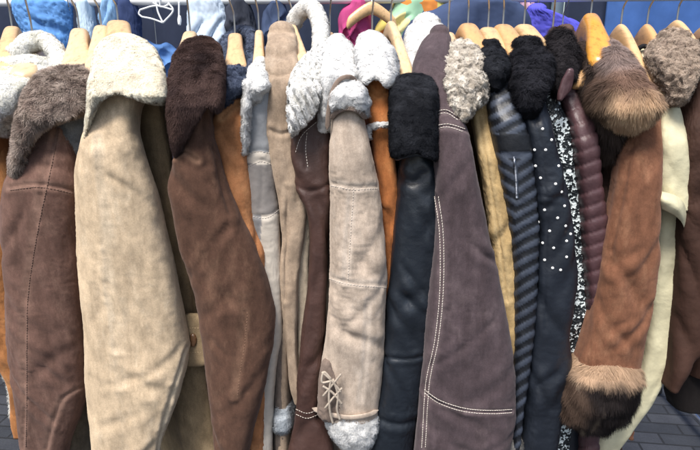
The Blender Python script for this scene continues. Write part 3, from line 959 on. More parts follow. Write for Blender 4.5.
# ---- pale cream shearling with fleece cuff
m_i = suede('pale_shearling', (192, 174, 157), (214, 200, 186), k=0.84, contrast=.8)
m_it = suede('taupe_band', (140, 122, 110))
i_ = coat('shearling_coat', 'pale beige shearling coat with white fleece collar, laced side and white fleece cuff', 331)
body(i_, m_i, 331, 345, 345, seed=14, th=.022)
tufts(i_, [flap([(321, 129), (320, 105), (321, 80), (324, 58), (328, 43), (335, 35), (343, 38), (351, 47), (356, 60), (358, 74)],
                [(330, 131), (331, 113), (333, 98), (335, 87), (339, 80), (344, 77), (348, 76), (352, 77), (355, 79), (358, 82)],
                [(34, 1.12), (55, 1.05), (75, .985), (130, .965)], side=.03, thick=.018),
           flap([(331, 110), (331, 100), (334, 89), (339, 82), (346, 79), (354, 81), (361, 86), (366, 94), (369, 104)],
                [(333, 115), (336, 110), (340, 107), (345, 105), (350, 105), (355, 107), (360, 110), (364, 113), (368, 115)],
                [(78, .97), (95, .945), (115, .935)], side=.03, thick=.018)],
      FLEECE, n=42000, color=WHITE, seed=71, **FL)
si = [[(331, 183), (352, 187), (377, 186)], [(352, 187), (349, 232), (346, 281)], [(329, 276), (350, 282), (387, 285)], [(368, 300), (366, 350), (360, 400)]]
Vi, _ = sleeve(i_, [(100, 340, 358), (112, 334, 362), (130, 332, 367), (150, 331, 371), (170, 330, 375), (190, 330, 379), (230, 330, 384), (270, 330, 387), (310, 329, 386), (340, 326, 384), (370, 322, 382), (390, 321, 380), (402, 321, 378), (410, 322, 378)], m_i, 22, Y=.975, b=.042, seams=si, big=.006, fold=.0022, groove=.0013, rec=.012)
stitch_part(i_, Vi, [off(si[0], 0, 2.5), off(si[1], 2, 0), off(si[2], 0, 2.5)], THREAD_PALE, r=.00045)
band(i_, [(327, 130, .955), (329, 108, .95), (333, 90, .947), (340, 79.5, .947), (350, 77, .952), (358, 83, .965)], 4.6, .003, m_it, 'collar_band')
band(i_, [(331, 119, .955), (337, 112, .939), (346, 108.5, .932), (357, 110.5, .932), (367, 119, .95)], 5, .003, m_it, 'shoulder_band')
cuffV = loft([(404, 327, 376, .975, .036), (412, 326, 378, .975, .045), (420, 328, 379, .975, .047), (430, 332, 377, .975, .045), (438, 338, 372, .975, .04), (443, 346, 365, .975, .03)], nu=90, bottom='dome')
tufts(i_, [cuffV], FLEECE, name='fleece_cuff', n=22000, color=WHITE, seed=75, **FL)
band(i_, [(312, 408, .975), (320, 411, .945), (332, 415, .931), (350, 417.5, .928), (368, 415, .932), (378.5, 410, .95)], 5, .004, m_i, 'cuff_band')
sp = loft([(364, 322, 331, .945, .010), (376, 319, 337, .943, .012), (392, 318, 341, .943, .013), (411, 318, 344, .943, .012)], nu=50, bottom='dome')
sp = hide(sp, 31, .003, .006, .003)
m = MB(); m.grid(sp); lp = m.build('side_panel', suede('laced_panel', (128, 112, 102)), i_)
m = MB()
for pts in ([(322, 372), (331, 380), (341, 392)], [(341, 374), (333, 384), (323, 396)], [(323, 386), (333, 393), (342, 404)], [(342, 388), (333, 398), (325, 408)], [(331, 379), (329, 395), (330, 411), (333, 424)], [(333, 379), (338, 395), (337, 409), (340, 420)], [(331, 379), (324, 372), (322, 382), (331, 381)]):
    w = smooth_path(np.array([P(x, y, .918) for x, y in pts]), 24)
    m.grid(tube(w, .0021, 8))
m.build('lacing', suede('lace_leather', (188, 174, 158)), lp)

# ---- orange tan with white collar and fleece strip
m_j = suede('amber_suede', (182, 112, 62), (214, 152, 98), k=0.8)
j_ = coat('shearling_coat', 'narrow orange suede coat with fluffy white collar and a thin fleece strip across its sleeve', 372)
body(j_, m_j, 372, 381, 388, seed=15, th=.018)
tufts(j_, [flap([(356, 64), (357, 47), (362, 36), (370, 32), (378, 34), (386, 41), (393, 50), (397, 61)],
                [(358, 77), (362, 83), (367, 79), (373, 75), (379, 76), (385, 82), (391, 85), (397, 77)],
                [(31, 1.10), (50, 1.03), (85, .965)], side=.04, thick=.03)],
      FLEECE, n=26000, color=WHITE, seed=81, **FL)
Vj, _ = sleeve(j_, [(70, 370, 384), (80, 365, 386), (100, 366, 389), (125, 369, 391), (150, 373, 394), (180, 378, 398), (210, 382, 400), (240, 384, 400), (270, 385, 398), (310, 386, 395), (380, 386, 396), (480, 384, 396)], m_j, 23, Y=1.0, rec=.02, seams=[[(368, 90), (378, 96), (388, 91)]])
w = np.array([P(x, y, Y) for x, y, Y in [(368, 128, 1.0), (372, 127, .975), (380, 124.5, .968), (388, 124.5, .975), (392, 125, 1.0)]])
w2 = np.array([P(x, y, .972) for x, y in [(371, 127), (370, 133), (371, 139)]])
tufts(j_, [tube(smooth_path(w, 40), .0028, 12), tube(smooth_path(w2, 16), .002, 10)], FLEECE, name='fleece_strip', n=1800, color=WHITE, seed=83, **dict(FL, length=.0035, lump=.0006))

# ---- black leather, black fleece collar
m_k = leather('black_leather', (38, 45, 55), .36, .56)
k_ = coat('leather_coat', 'plain black leather coat with a square black fleece collar', 394)
body(k_, leather('black_leather_dull', (32, 36, 44), .5, .6), 394, 430, 428, seed=16, th=.02)
tufts(k_, [flap([(390, 96), (391, 85), (396, 78), (405, 75.5), (415, 75), (425, 76), (432, 79), (437, 87), (438, 99)],
                [(390, 149), (394, 157), (402, 154.5), (410, 152), (417, 151.5), (425, 153), (432, 156.5), (438, 160), (440, 151)],
                [(74, 1.0), (95, .95), (160, .925)], side=.04, thick=.03, nt=60)],
      FUR, n=42000, color=mottled((.012, .013, .017), (.035, .037, .045), 80, 16), seed=85, **dict(FL, length=.0035, lump=.001))
Vk, _ = sleeve(k_, [(146, 402, 434), (158, 399, 438), (170, 398, 440), (200, 396, 442), (240, 393, 442), (290, 389, 440), (330, 385, 434), (360, 382, 428), (400, 376, 421), (430, 370, 415), (450, 366, 412), (480, 362, 408)], m_k, 24, Y=.985, b=.04, rec=.015, seams=[[(381, 356), (404, 359), (428, 355)]], creases=[[(376, 418), (398, 424), (420, 420)], [(400, 178), (414, 182), (424, 174)]], fold=.003, big=.005)
band(k_, [(395, 160, .945), (403, 157, .932), (416, 154.5, .927), (429, 157, .932), (440, 163, .945)], 4, .004, m_k, 'collar_piping')

# ---- purple grey suede with pale double stitching
m_l = suede('aubergine_suede', (86, 73, 77), (116, 102, 104), k=0.8, contrast=.7)
l_ = coat('suede_coat', 'aubergine grey suede coat with double rows of pale contrast stitching and a white lining', 448)
body(l_, m_l, 447, 452, 470, seed=17, th=.03)
Vl0 = loft([(24, 414, 439, 1.22, .03), (28, 409, 444, 1.21, .035), (36, 406, 440, 1.19, .035), (48, 404, 428, 1.17, .035), (62, 405, 420, 1.15, .03), (78, 408, 415, 1.13, .02)], nu=60, bottom='dome')
tufts(l_, [Vl0], FLEECE, name='lining', n=9000, color=WHITE, seed=91, **dict(FL, length=.004, lump=.001))
sl = [[(432, 115), (446, 112), (458, 119)], [(428, 130), (447, 126), (465, 131)], [(437, 196), (442, 235), (442, 290), (437, 340), (430, 372), (427, 395), (424, 448)], [(424, 391), (440, 402), (465, 410), (490, 412), (513, 411)]]
Vl, _ = sleeve(l_, [(34, 431, 446, 1.13), (40, 424, 449, 1.11), (52, 417, 450, 1.07), (66, 413, 449, 1.04), (82, 412, 447, 1.02), (100, 417, 450, 1.0), (115, 424, 457, .985), (125, 428, 462, .975), (140, 432, 467, .965), (160, 435, 472, .955), (190, 436, 479, .95), (220, 435, 485, .95), (260, 432, 493, .95), (290, 429, 500, .95), (320, 426, 507, .95), (350, 424, 512, .95), (380, 421, 514, .95), (412, 418, 514, .95), (430, 416, 511, .95), (450, 414, 508, .95), (490, 410, 500, .95)], m_l, 25, b=.044, seams=sl, big=.005, fold=.002, rec=0, groove=.0022)
stitch_part(l_, Vl, [off(sl[0], 0, -2), off(sl[0], 0, 1.5), off(sl[1], 0, -2), off(sl[1], 0, 1.5), off(sl[2], -2.2, 0), off(sl[2], 1.6, 0), off(sl[3], 0, -2), off(sl[3], 0, 1.6)], THREAD_PALE, r=.0007, gap=.0048, dash=.004)

# ---- mustard tan with astrakhan collar
m_m = suede('mustard_tan_suede', (194, 164, 114), (216, 190, 144), k=0.82)
n_m = coat('shearling_coat', 'mustard tan suede coat with a curly grey beige astrakhan collar', 468)
body(n_m, m_m, 468, 500, 510, seed=18, th=.018)
tufts(n_m, [flap([(443, 84), (442, 69), (445, 56), (450, 47), (458, 42), (467, 43), (475, 47), (481, 55), (485, 66), (487, 79)],
                [(445, 94), (449, 105), (454, 112), (460, 117), (466, 119), (471, 113), (475, 107), (479, 104), (484, 101), (487, 93)],
                [(41, 1.09), (60, 1.03), (85, .98), (120, .95)], side=.035, thick=.025, step=.0013, nt=110)],
      FUR, n=30000, color=mottled((.40, .35, .29), (.84, .78, .70), 110, 18), seed=95, **AST)
Vm, _ = sleeve(n_m, [(102, 472, 487), (115, 470, 489), (135, 473, 493), (160, 478, 499), (190, 484, 505), (220, 489, 510), (250, 493, 514), (290, 498, 517), (330, 503, 518), (370, 505, 518), (410, 503, 516), (432, 500, 513)], m_m, 26, Y=.995, rec=.03, seams=[[(480, 118), (488, 170), (498, 230), (507, 300)]])
tufts(n_m, [loft([(428, 497, 517, .995, .03), (436, 494, 520, .995, .04), (455, 492, 521, .995, .04), (475, 494, 519, .995, .035)], nu=60, bottom='dome')],
      FUR, name='fur_cuff', n=9000, color=mottled((.14, .13, .12), (.45, .43, .40), 120, 19), seed=97, **FL)

# ---- striped leather
m_n = leather('striped_leather', (32, 35, 42), .45, .6, 'sheen_stripe', (80, 88, 104), .45)
n_ = coat('leather_jacket', 'black leather jacket with slate sheen painted on chevron ribs and a zip down its sleeve', 487, 'jacket')
body(n_, leather('ink_leather', (30, 33, 39), .5, .6), 487, 515, 520, seed=19, th=.018)
tufts(n_, [loft([(48, 482, 498, 1.11, .03), (54, 477, 503, 1.08, .05), (64, 476, 504, 1.05, .06), (74, 478, 504, 1.03, .05), (82, 481, 502, 1.02, .035)], nu=70, bottom='dome')],
      FUR, n=22000, color=mottled((.010, .011, .014), (.028, .030, .038), 80, 20), seed=101, **FL)
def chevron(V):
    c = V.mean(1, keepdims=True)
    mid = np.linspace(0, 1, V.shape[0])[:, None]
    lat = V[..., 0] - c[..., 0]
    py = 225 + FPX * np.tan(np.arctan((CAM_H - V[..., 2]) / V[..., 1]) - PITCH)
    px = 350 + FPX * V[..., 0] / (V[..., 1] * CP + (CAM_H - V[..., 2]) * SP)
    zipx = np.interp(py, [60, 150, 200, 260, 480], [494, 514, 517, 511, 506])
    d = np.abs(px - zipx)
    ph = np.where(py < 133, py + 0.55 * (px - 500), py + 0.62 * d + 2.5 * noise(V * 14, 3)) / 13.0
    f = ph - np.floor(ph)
    A = smooth(.42, .52, f) * (1 - smooth(.92, 1.0, f))  # slate stripes: a material pattern with the glossy ribs' sheen put into its colour
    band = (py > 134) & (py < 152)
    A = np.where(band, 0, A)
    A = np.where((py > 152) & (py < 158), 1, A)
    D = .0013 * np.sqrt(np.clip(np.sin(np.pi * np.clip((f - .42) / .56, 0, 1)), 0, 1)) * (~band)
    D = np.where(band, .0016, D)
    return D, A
Vn, _ = sleeve(n_, [(68, 486, 501), (78, 484, 506), (100, 487, 514), (120, 490, 521), (135, 492, 526), (152, 494, 529), (170, 497, 531), (200, 503, 534), (230, 508, 536), (260, 511, 536), (300, 512, 534), (340, 512, 530), (380, 510, 525), (410, 509, 521), (440, 508, 518), (480, 505, 514)], m_n, 27, Y=.985, b=.034, dfun=chevron, attr='sheen_stripe', nf=3, amp=.0015, fold=.0014, big=.003, vert=.001, nu=128)
welt(n_, Vn, [(482, 82), (489, 76), (497, 74), (504, 77)], m_n, .003)
zm = metal('zip_metal', (150, 155, 165), .35)
w = seam_world(Vn, [(514, 157), (516, 175), (517, 198)], 60)
m = MB()
if len(w):
    for k in range(0, len(w), 1):
        m.grid(tube(np.array([w[k, :3] + w[k, 3:6] * .0012 + np.array([-.0028, 0, 0]), w[k, :3] + w[k, 3:6] * .0016 + np.array([.0028, 0, 0])]), .0006, 6))
    m.grid(tube(np.array([w[2, :3] + w[2, 3:6] * .003, w[2, :3] + w[2, 3:6] * .003 + np.array([0, -.001, -.014])]), .0018, 8))
    m.build('zip', zm, n_)

# ---- studded
m_o = leather('jet_leather', (41, 47, 58), .38, .56)
o_ = coat('leather_jacket', 'black leather jacket with silver studs and a bushy black fur collar', 520, 'jacket')
body(o_, m_o, 517, 552, 560, seed=20, th=.026)
tufts(o_, [loft([(48, 514, 538, 1.09, .04), (54, 510, 543, 1.08, .045), (64, 508, 548, 1.05, .055), (78, 508, 546, 1.02, .055), (90, 510, 541, 1.0, .05), (102, 514, 537, .99, .04), (111, 520, 534, .99, .03)], nu=90, ex=2.8, bottom='dome')],
      FUR, n=30000, color=mottled((.009, .009, .012), (.028, .028, .036), 60, 21), seed=105, **dict(FL, length=.008, lean=.7))
so = [[(532, 108), (542, 150), (546, 197)], [(534, 196), (560, 197), (584, 200)], [(549, 198), (546, 260), (545, 330)]]
Vo, _ = sleeve(o_, [(74, 503, 522), (88, 506, 532), (104, 512, 541), (127, 519, 548), (149, 524, 553.5), (170, 527, 559), (190, 530, 564), (210, 532, 568), (240, 533, 573), (265, 532, 573), (300, 530, 569), (330, 527, 565), (360, 525, 568), (400, 521, 561), (430, 518, 557), (480, 514, 550)], m_o, 28, Y=1.0, b=.042, seams=so, fold=.002, big=.006, groove=.0009)
sm = thread_mat('pearl_stud', (246, 246, 244)); sm.node_tree.nodes['Principled BSDF'].inputs['Roughness'].default_value = .2
for sx, sy in ((509, 79), (522, 128), (543, 129), (536, 166), (559, 166), (536, 193), (545, 210), (565, 206), (550, 231), (566, 226), (535, 250), (554, 248), (567, 241), (567, 257), (553, 268), (535, 150), (556, 184), (528, 144), (546, 150), (541, 178), (530, 181), (562, 192), (539, 222), (558, 218), (543, 243), (571, 234), (545, 260), (561, 270), (538, 268), (552, 140), (513, 92), (529, 116)):
    w = seam_world(Vo, [(sx - .4, sy), (sx + .4, sy)], 3)
    if len(w) == 0:
        continue
    c, nn = w[0, :3], w[0, 3:6]
    A = np.cross(nn, [0, 0, 1.0]); A /= np.linalg.norm(A); B = np.cross(nn, A)
    th = np.linspace(0, 2 * math.pi, 16, endpoint=False)
    rings = [c + nn * h + r * (A[None] * np.cos(th)[:, None] + B[None] * np.sin(th)[:, None]) for r, h in ((.0026, -.001), (.0026, .0005), (.0021, .0014), (.0012, .0020), (.0001, .0022))]
    m = MB(); m.grid(np.array(rings)); m.build('stud', sm, o_)

# ---- sequins
t = NT('sequin_cloth')
v = t.coords()
vor = t.n('ShaderNodeTexVoronoi'); vor.inputs['Scale'].default_value = 240
t.l(v, vor.inputs['Vector'])
sepc = t.n('ShaderNodeSeparateColor'); t.l(vor.outputs['Color'], sepc.inputs[0])
cl = t.noise(v, 38, 3, .6)
addn = t.n('ShaderNodeMath', operation='MULTIPLY_ADD'); addn.inputs[1].default_value = 1.5; addn.inputs[2].default_value = -.75
t.l(cl, addn.inputs[0])
sm2 = t.n('ShaderNodeMath', operation='ADD'); t.l(sepc.outputs[0], sm2.inputs[0]); t.l(addn.outputs[0], sm2.inputs[1])
on = t.ramp(sm2.outputs[0], [(.62, (0, 0, 0)), (.66, (1, 1, 1))])
t.l(t.mix(on, (.012, .016, .020), (.72, .80, .82)), t.b.inputs['Base Color'])
t.b.inputs['Roughness'].default_value = .45
t.l(t.bump(vor.outputs['Distance'], .8, .002), t.b.inputs['Normal'])
p_ = coat('sequin_jacket', 'black jacket speckled with white sequins, showing as a strip beside the studded jacket', 535, 'jacket')
body(p_, t.m, 540, 566, 572, seed=21, th=.016)
sleeve(p_, [(78, 538, 550), (92, 538, 557), (106, 539, 562), (127, 544, 571), (149, 550, 576), (165, 554, 580), (190, 562, 586), (220, 566, 590), (250, 566, 590), (290, 562, 589), (330, 558, 585), (355, 556, 578), (390, 552, 573), (430, 549, 570), (480, 545, 566)], t.m, 29, Y=1.03, fold=.002, rec=.02)
tufts(p_, [loft([(41, 550, 568, 1.11, .04), (47, 546, 572, 1.10, .045), (58, 543, 575, 1.08, .05), (72, 545, 571, 1.06, .05), (84, 549, 563, 1.04, .04), (93, 551, 558, 1.035, .025)], nu=80, bottom='dome')],
      FUR, n=20000, color=mottled((.010, .009, .011), (.034, .030, .034), 60, 22), seed=108, **dict(FL, length=.008, lean=.7))

# ---- oxblood ribs
m_q = leather('oxblood_leather', (88, 62, 66), .42, .72)
q_ = coat('leather_jacket', 'oxblood leather jacket with quilted ribs down its sleeve and a brown fur collar', 552, 'jacket')
body(q_, m_q, 552, 585, 590, seed=22, th=.016)
tufts(q_, [loft([(33, 552, 562, 1.17, .03), (40, 549, 566, 1.16, .045), (50, 554, 574, 1.14, .05), (62, 562, 590, 1.11, .05), (80, 566, 589, 1.08, .045), (96, 571, 585, 1.06, .03)], nu=80, bottom='dome')],
      FUR, n=24000, color=mottled((.035, .026, .024), (.10, .07, .06), 45, 23), seed=111, **dict(SHORT, length=.011))
def pleats(V):
    c = V.mean(1, keepdims=True)
    py = 225 + FPX * np.tan(np.arctan((CAM_H - V[..., 2]) / V[..., 1]) - PITCH)
    lat = (V[..., 0] - c[..., 0]) * FPX
    f = (py + .35 * lat + 3 * noise(V * 9, 5)) / 13.5
    f = f - np.floor(f)
    return .0030 * np.clip(np.sin(np.pi * f ** .6), 0, 1) ** .7, None
Vq, _ = sleeve(q_, [(84, 560, 573), (95, 559, 577), (106, 563, 583), (127, 572, 592), (149, 576, 596), (170, 578, 598), (200, 581, 602), (230, 583, 605), (260, 585, 605), (300, 588, 603), (360, 586, 600), (480, 580, 594)], m_q, 30, Y=1.0, dfun=pleats, nf=0, fold=.0015, big=.002, vert=.001, nu=120)
m = MB(); m.grid(hide(loft([(72, 567, 573), (79, 563, 573), (88, 560, 571), (95, 558.5, 566), (99, 558.5, 561)], .985, .004, 40, bottom='dome'), 33, .002, .002, .001)); m.build('collar_flap', m_q, q_)

# ---- dark brown, amber hanger
m_r = suede('umber_suede', (70, 52, 46), (100, 80, 72))
r_ = coat('shearling_coat', 'shadowed umber coat with dark fur collar, squeezed in under the amber hanger', 589)
body(r_, m_r, 589, 606, 606, seed=23, th=.016)
tufts(r_, [loft([(52, 576, 596, 1.13, .03), (60, 571, 603, 1.10, .05), (76, 571, 608, 1.07, .055), (94, 575, 612, 1.05, .055), (112, 582, 615, 1.04, .05), (132, 589, 616, 1.03, .045), (152, 594, 614, 1.03, .03)], nu=80, bottom='dome')],
      FUR, n=26000, color=mottled((.018, .014, .013), (.09, .065, .055), 40, 24), seed=115, **dict(SHORT, length=.012))
Vr, _ = sleeve(r_, [(130, 592, 624), (160, 596, 628), (200, 598, 626), (240, 600, 624), (300, 596, 618), (400, 588, 608), (480, 582, 602)], m_r, 32, Y=1.045)

# ---- brown suede with long fur collar and cuff
m_s = suede('chestnut_suede', (134, 90, 67), (168, 126, 98), k=0.82)
s_ = coat('fur_trimmed_coat', 'chestnut suede coat with a long shaggy fur collar and a wide dark fur cuff', 620)
body(s_, m_s, 620, 636, 620, seed=24, th=.02, z_hem=.72)
ztop, zbot = P(0, 45, 1.05)[2], P(0, 124, .96)[2]
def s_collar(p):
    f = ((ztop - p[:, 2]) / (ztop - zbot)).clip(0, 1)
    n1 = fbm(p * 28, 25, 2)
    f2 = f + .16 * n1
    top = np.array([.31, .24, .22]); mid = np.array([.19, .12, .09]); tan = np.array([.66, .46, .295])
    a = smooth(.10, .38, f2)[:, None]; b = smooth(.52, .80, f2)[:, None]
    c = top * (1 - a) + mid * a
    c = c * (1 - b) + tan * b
    tuft_tone = (smooth(.3, .7, fbm(p * 22, 31, 2) + .4))[:, None]  # fur colour varies at random from tuft to tuft
    c = c * (.82 + .3 * tuft_tone)
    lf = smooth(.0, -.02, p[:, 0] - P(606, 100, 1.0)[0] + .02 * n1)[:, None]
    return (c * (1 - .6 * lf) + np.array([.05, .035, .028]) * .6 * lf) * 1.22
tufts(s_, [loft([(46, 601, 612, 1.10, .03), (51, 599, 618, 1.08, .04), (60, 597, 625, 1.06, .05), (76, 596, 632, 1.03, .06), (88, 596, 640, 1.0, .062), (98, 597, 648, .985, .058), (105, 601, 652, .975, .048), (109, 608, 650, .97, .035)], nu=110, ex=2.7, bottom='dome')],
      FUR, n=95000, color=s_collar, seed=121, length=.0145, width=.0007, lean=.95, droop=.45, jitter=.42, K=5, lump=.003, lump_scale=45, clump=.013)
Vs, _ = sleeve(s_, [(112, 618, 654), (132, 622, 655), (160, 619, 655), (180, 616, 655), (206, 611, 655), (231, 606, 654.5), (260, 601, 653), (300, 593, 649), (340, 583, 643), (365, 574, 639), (385, 570, 639)], m_s, 34, Y=.985, b=.042, creases=[[(632, 150), (622, 200), (612, 250)]], fold=.0035, big=.006)
zc0, zc1 = P(0, 366, .97)[2], P(0, 434, .97)[2]
def s_cuff(p):
    f = ((zc0 - p[:, 2]) / (zc0 - zc1)).clip(0, 1)
    n1 = fbm(p * 34, 27, 2)
    x0, x1 = P(556, 400, .95)[0], P(638, 400, .95)[0]
    u = ((p[:, 0] - x0) / (x1 - x0))
    tan = np.array([.47, .33, .225]); br = np.array([.15, .10, .075]); dk = np.array([.030, .024, .024])
    t1 = smooth(.22, .40, u + .12 * n1)[:, None]
    c = br * (1 - t1) + dk * t1
    st = (smooth(.1, .5, fbm(p * np.array([90, 60, 16]), 29, 2)) * (1 - smooth(.3, .55, u)))[:, None]
    c = c * (1 - .7 * st) + np.array([.36, .28, .21]) * .7 * st
    t2 = (1 - smooth(.03, .10, f + .04 * n1))[:, None]
    return c * (1 - t2) + tan * t2
tufts(s_, [loft([(365, 574, 634, .98, .05), (369, 570, 634, .975, .058), (384, 566, 631, .975, .058), (398, 564, 626, .98, .052), (408, 566, 618, .98, .046), (414, 574, 609, .98, .036)], nu=110, bottom='dome')],
      FUR, name='fur_cuff', n=72000, color=s_cuff, seed=125, length=.015, width=.0008, lean=1.2, droop=.5, jitter=.3, K=5, lump=.003, lump_scale=45, clump=.015)

# ---- cream leather
m_t = leather('butter_leather', (216, 209, 176), .55, .84, spec=.3)
t_ = coat('leather_coat', 'pale butter yellow leather coat with a turned back cuff, behind the fur trimmed coat', 646)
Vt0 = loft([(56, 630, 646, 1.16, .03), (64, 633, 655, 1.13, .04), (80, 638, 663, 1.09, .05), (95, 646, 668, 1.05, .05), (105, 654, 671, 1.03, .03)], nu=60, bottom='dome')
m = MB(); m.grid(hide(Vt0, 36, .003, .002, .001)); m.build('collar', m_t, t_)
Vt, _ = sleeve(t_, [(92, 655, 668), (105, 656, 674), (120, 656.5, 679), (150, 656.5, 684), (180, 656, 685), (195, 655.5, 686), (206, 655, 685)], m_t, 35, Y=1.0, b=.03, seams=[[(660, 112), (659, 160), (658, 200)]], bottom='open', fold=.0015, big=.003, nf=3, amp=.002, rec=.03)
Vtc = hide(flap([(654, 191), (661, 192), (669, 194), (677, 197), (684, 203), (688, 212)], [(654.5, 205), (661, 208), (668, 211), (676, 215), (682, 222), (685, 230)], [(180, .962), (240, .962)], side=.03, thick=.02), 37, .0015, .0008, .0008)
m = MB(); m.grid(Vtc); m.build('cuff', m_t, t_)
Vtf, _ = sleeve(t_, [(150, 656, 678), (200, 655, 682), (240, 653, 681), (290, 649, 678), (336, 645, 675), (368, 639, 664), (400, 621, 650), (429, 598, 629), (447, 587, 616), (475, 575, 600)], m_t, 38, Y=1.03, b=.026, name='front_panel', fold=.001, big=.003, vert=.001, nf=3, amp=.002, rec=0)

# ---- maroon with curly collar
m_u = leather('maroon_hide', (72, 50, 42), .75, .75, spec=.2)
u_ = coat('shearling_coat', 'dark maroon coat with a curly taupe fleece collar, near the right edge', 674)
body(u_, m_u, 677, 698, 690, seed=26, th=.02, z_hem=.86)
tufts(u_, [loft([(39, 664, 681, 1.08, .035), (44, 658, 687, 1.07, .045), (54, 654, 692, 1.05, .05), (66, 656, 693, 1.03, .05), (79, 662, 687, 1.01, .045), (92, 667, 681, 1.0, .04), (101, 669, 676, .995, .03)], nu=220, step=.0016, ex=2.8, bottom='dome')],
      FUR, n=28000, color=mottled((.26, .20, .16), (.52, .42, .34), 100, 26), seed=131, **AST)
Vu, _ = sleeve(u_, [(78, 690, 706), (95, 684, 709), (130, 680, 712), (200, 679, 716), (250, 678, 718), (300, 675, 718), (320, 674, 712), (338, 672, 700), (355, 670, 687), (370, 667, 676), (382, 664, 669)], m_u, 39, Y=1.0, b=.036, bottom='dome', fold=.003)

# ---- last one on the right
m_w = suede('black_brown_suede', (40, 34, 34), k=.6)
w_ = coat('shearling_coat', 'very dark brown coat with a short collar, cut off by the right edge', 700)
body(w_, m_w, 702, 722, 712, seed=27, th=.022, z_hem=.80)
tufts(w_, [loft([(44, 700, 716, 1.12, .03), (52, 695, 724, 1.08, .05), (75, 694, 730, 1.05, .06), (100, 696, 732, 1.03, .05), (112, 700, 728, 1.02, .03)], nu=60, bottom='dome')],
      FUR, n=8000, color=mottled((.02, .016, .016), (.07, .05, .045), 50, 28), seed=135, **SHORT)
sleeve(w_, [(100, 702, 728), (150, 700, 734), (250, 700, 738), (330, 686, 736), (355, 676, 732), (375, 669, 728), (392, 667, 722), (402, 670, 710)], m_w, 40, Y=1.07, b=.034, bottom='dome')
# ================================================================== HANGERS
HANG = 'wooden hangers on the clothes rail'
W1 = [wood('beech', (224, 186, 138)), wood('pale_beech', (230, 200, 158)), wood('honey_beech', (216, 170, 116))]
W_AMBER = wood('varnished_amber', (226, 160, 66), rough=.25)
W_DARK = wood('brown_beech', (196, 150, 112))
HOOK = metal('hook_steel', (170, 172, 175), .3)
RAIL_Z = 1.640

def hanger(label, hx, hy, nx, ny, mat, psi=20, w=.030, h=.034, L=.2, drop=None):
    c = P(hx, hy, RAIL_Y)
    nr = P(nx, ny, RAIL_Y - L * .93)
    d = nr - c
    dz = -d[2] if drop is None else drop
    hd = np.array([d[0], d[1], 0]); hd /= np.linalg.norm(hd)
    o = tag(empty('wooden_hanger', tuple(c)), label, 'hanger', HANG)
    sd = np.array([-hd[1], hd[0], 0])
    s = np.linspace(-1, 1, 61)
    n = 28
    th = np.linspace(0, 2 * math.pi, n, endpoint=False)
    ex = 3.0
    cx = np.sign(np.cos(th)) * np.abs(np.cos(th)) ** (2 / ex)
    cz = np.sign(np.sin(th)) * np.abs(np.sin(th)) ** (2 / ex)
    V = []
    for t in s:
        a = abs(t)
        zz = -dz * (1.25 * a ** 1.5 - .25 * a ** 3)
        hh = h / 2 * (1.0 - .12 * a)
        ww = w / 2 * (1 + .55 * smooth(.25, .9, a))
        e = 1.0
        if a > .9:
            e = math.sqrt(max(0.0004, 1 - ((a - .9) / .1) ** 2))
        ctr = c + hd * (L * t) + np.array([0, 0, zz - h / 2]) + sd * 0
        fw = .012 * a * a
        V.append(ctr[None] + sd[None] * (cx * ww * e)[:, None] + np.array([0, 0, 1.0])[None] * (cz * hh * (.35 + .65 * e))[:, None])
    V = np.array(V)
    cc = lambda r: r.mean(0) + (r - r.mean(0)) * .02
    V = np.concatenate([cc(V[0])[None], V, cc(V[-1])[None]])
    m = MB(); m.grid(V); m.build('arms', mat, o)
    a = math.radians(psi)
    dv = np.array([math.sin(a), -math.cos(a), 0])
    top = RAIL_Z - c[2]
    k = top / .088
    prof = [(0, -.006), (0, .022 * k), (.002, .036 * k), (.012, .052 * k), (.021, .070 * k), (.0215, top), (.016, top + .0145), (0, top + .0195), (-.015, top + .015), (-.0205, top + .002), (-.019, top - .012)]
    pts = smooth_path(np.array([c + dv * q[0] + np.array([0, 0, q[1]]) for q in prof]), 70)
    m = MB(); m.grid(tube(pts, .0019, 10)); m.build('hook', HOOK, o)
    return o

hanger('wooden hanger at the very left edge beside the cream fleece roll', 12, 26, 2, 74, W1[0], 20)
hanger('wooden hanger in the loop of the cream fleece roll collar', 34, 44, 20, 62, W1[1], 15, drop=.05)
hanger('wooden hanger holding the dark brown coat with the grey brown fur collar', 79, 28, 76, 70, W1[1], -18, w=.036, h=.04)
hanger('pale wooden hanger just left of the domed cream fleece collar', 101, 25, 97, 68, W1[1], -22)
hanger('wooden hanger carrying the big cream coat', 118, 20, 121, 58, W1[0], -24, w=.046)
hanger('small pale hanger tip above the smooth dark brown fur collar', 190, 31, 186, 60, W1[1], 10)
hanger('wooden hanger framed by the navy curly collar', 235, 33, 236, 78, W1[0], -24)
hanger('narrow pale wooden hanger above the patchwork jacket', 259, 30, 259, 80, W1[1], -12, w=.018)
hanger('hanger buried in the turned up taupe suede collar', 279, 28, 280, 62, W1[2], -12)
hanger('wooden hanger inside the white fleece hood', 292, 24, 304, 66, W1[1], -26, w=.018)
hanger('wooden hanger behind the white collar of the pale beige shearling', 330, 32, 335, 64, W1[0], 12, w=.018)
hanger('wooden hanger sunk in the fluffy white collar of the narrow orange coat', 372, 36, 380, 64, W1[2], 8)
hanger('bare pale hanger arm slanting down to the square black fleece collar', 391, 21, 410, 84, W1[1], 14, w=.018)
hanger('pale yellow hanger tucked beside the aubergine suede shoulder', 448, 32, 452, 62, W1[1], -8)
hanger('wooden hanger over the curly grey beige astrakhan collar', 468, 23, 485, 66, W1[2], -20, w=.036)
hanger('wooden hanger over the collar of the chevron striped jacket', 488, 27, 506, 72, W1[0], -22, w=.036)
hanger('wooden hanger between the striped jacket and the studded jacket', 503, 24, 527, 66, W1[2], -22, w=.036)
hanger('wooden hanger over the bushy black fur collar', 524, 24, 551, 66, W1[0], -24, w=.036)
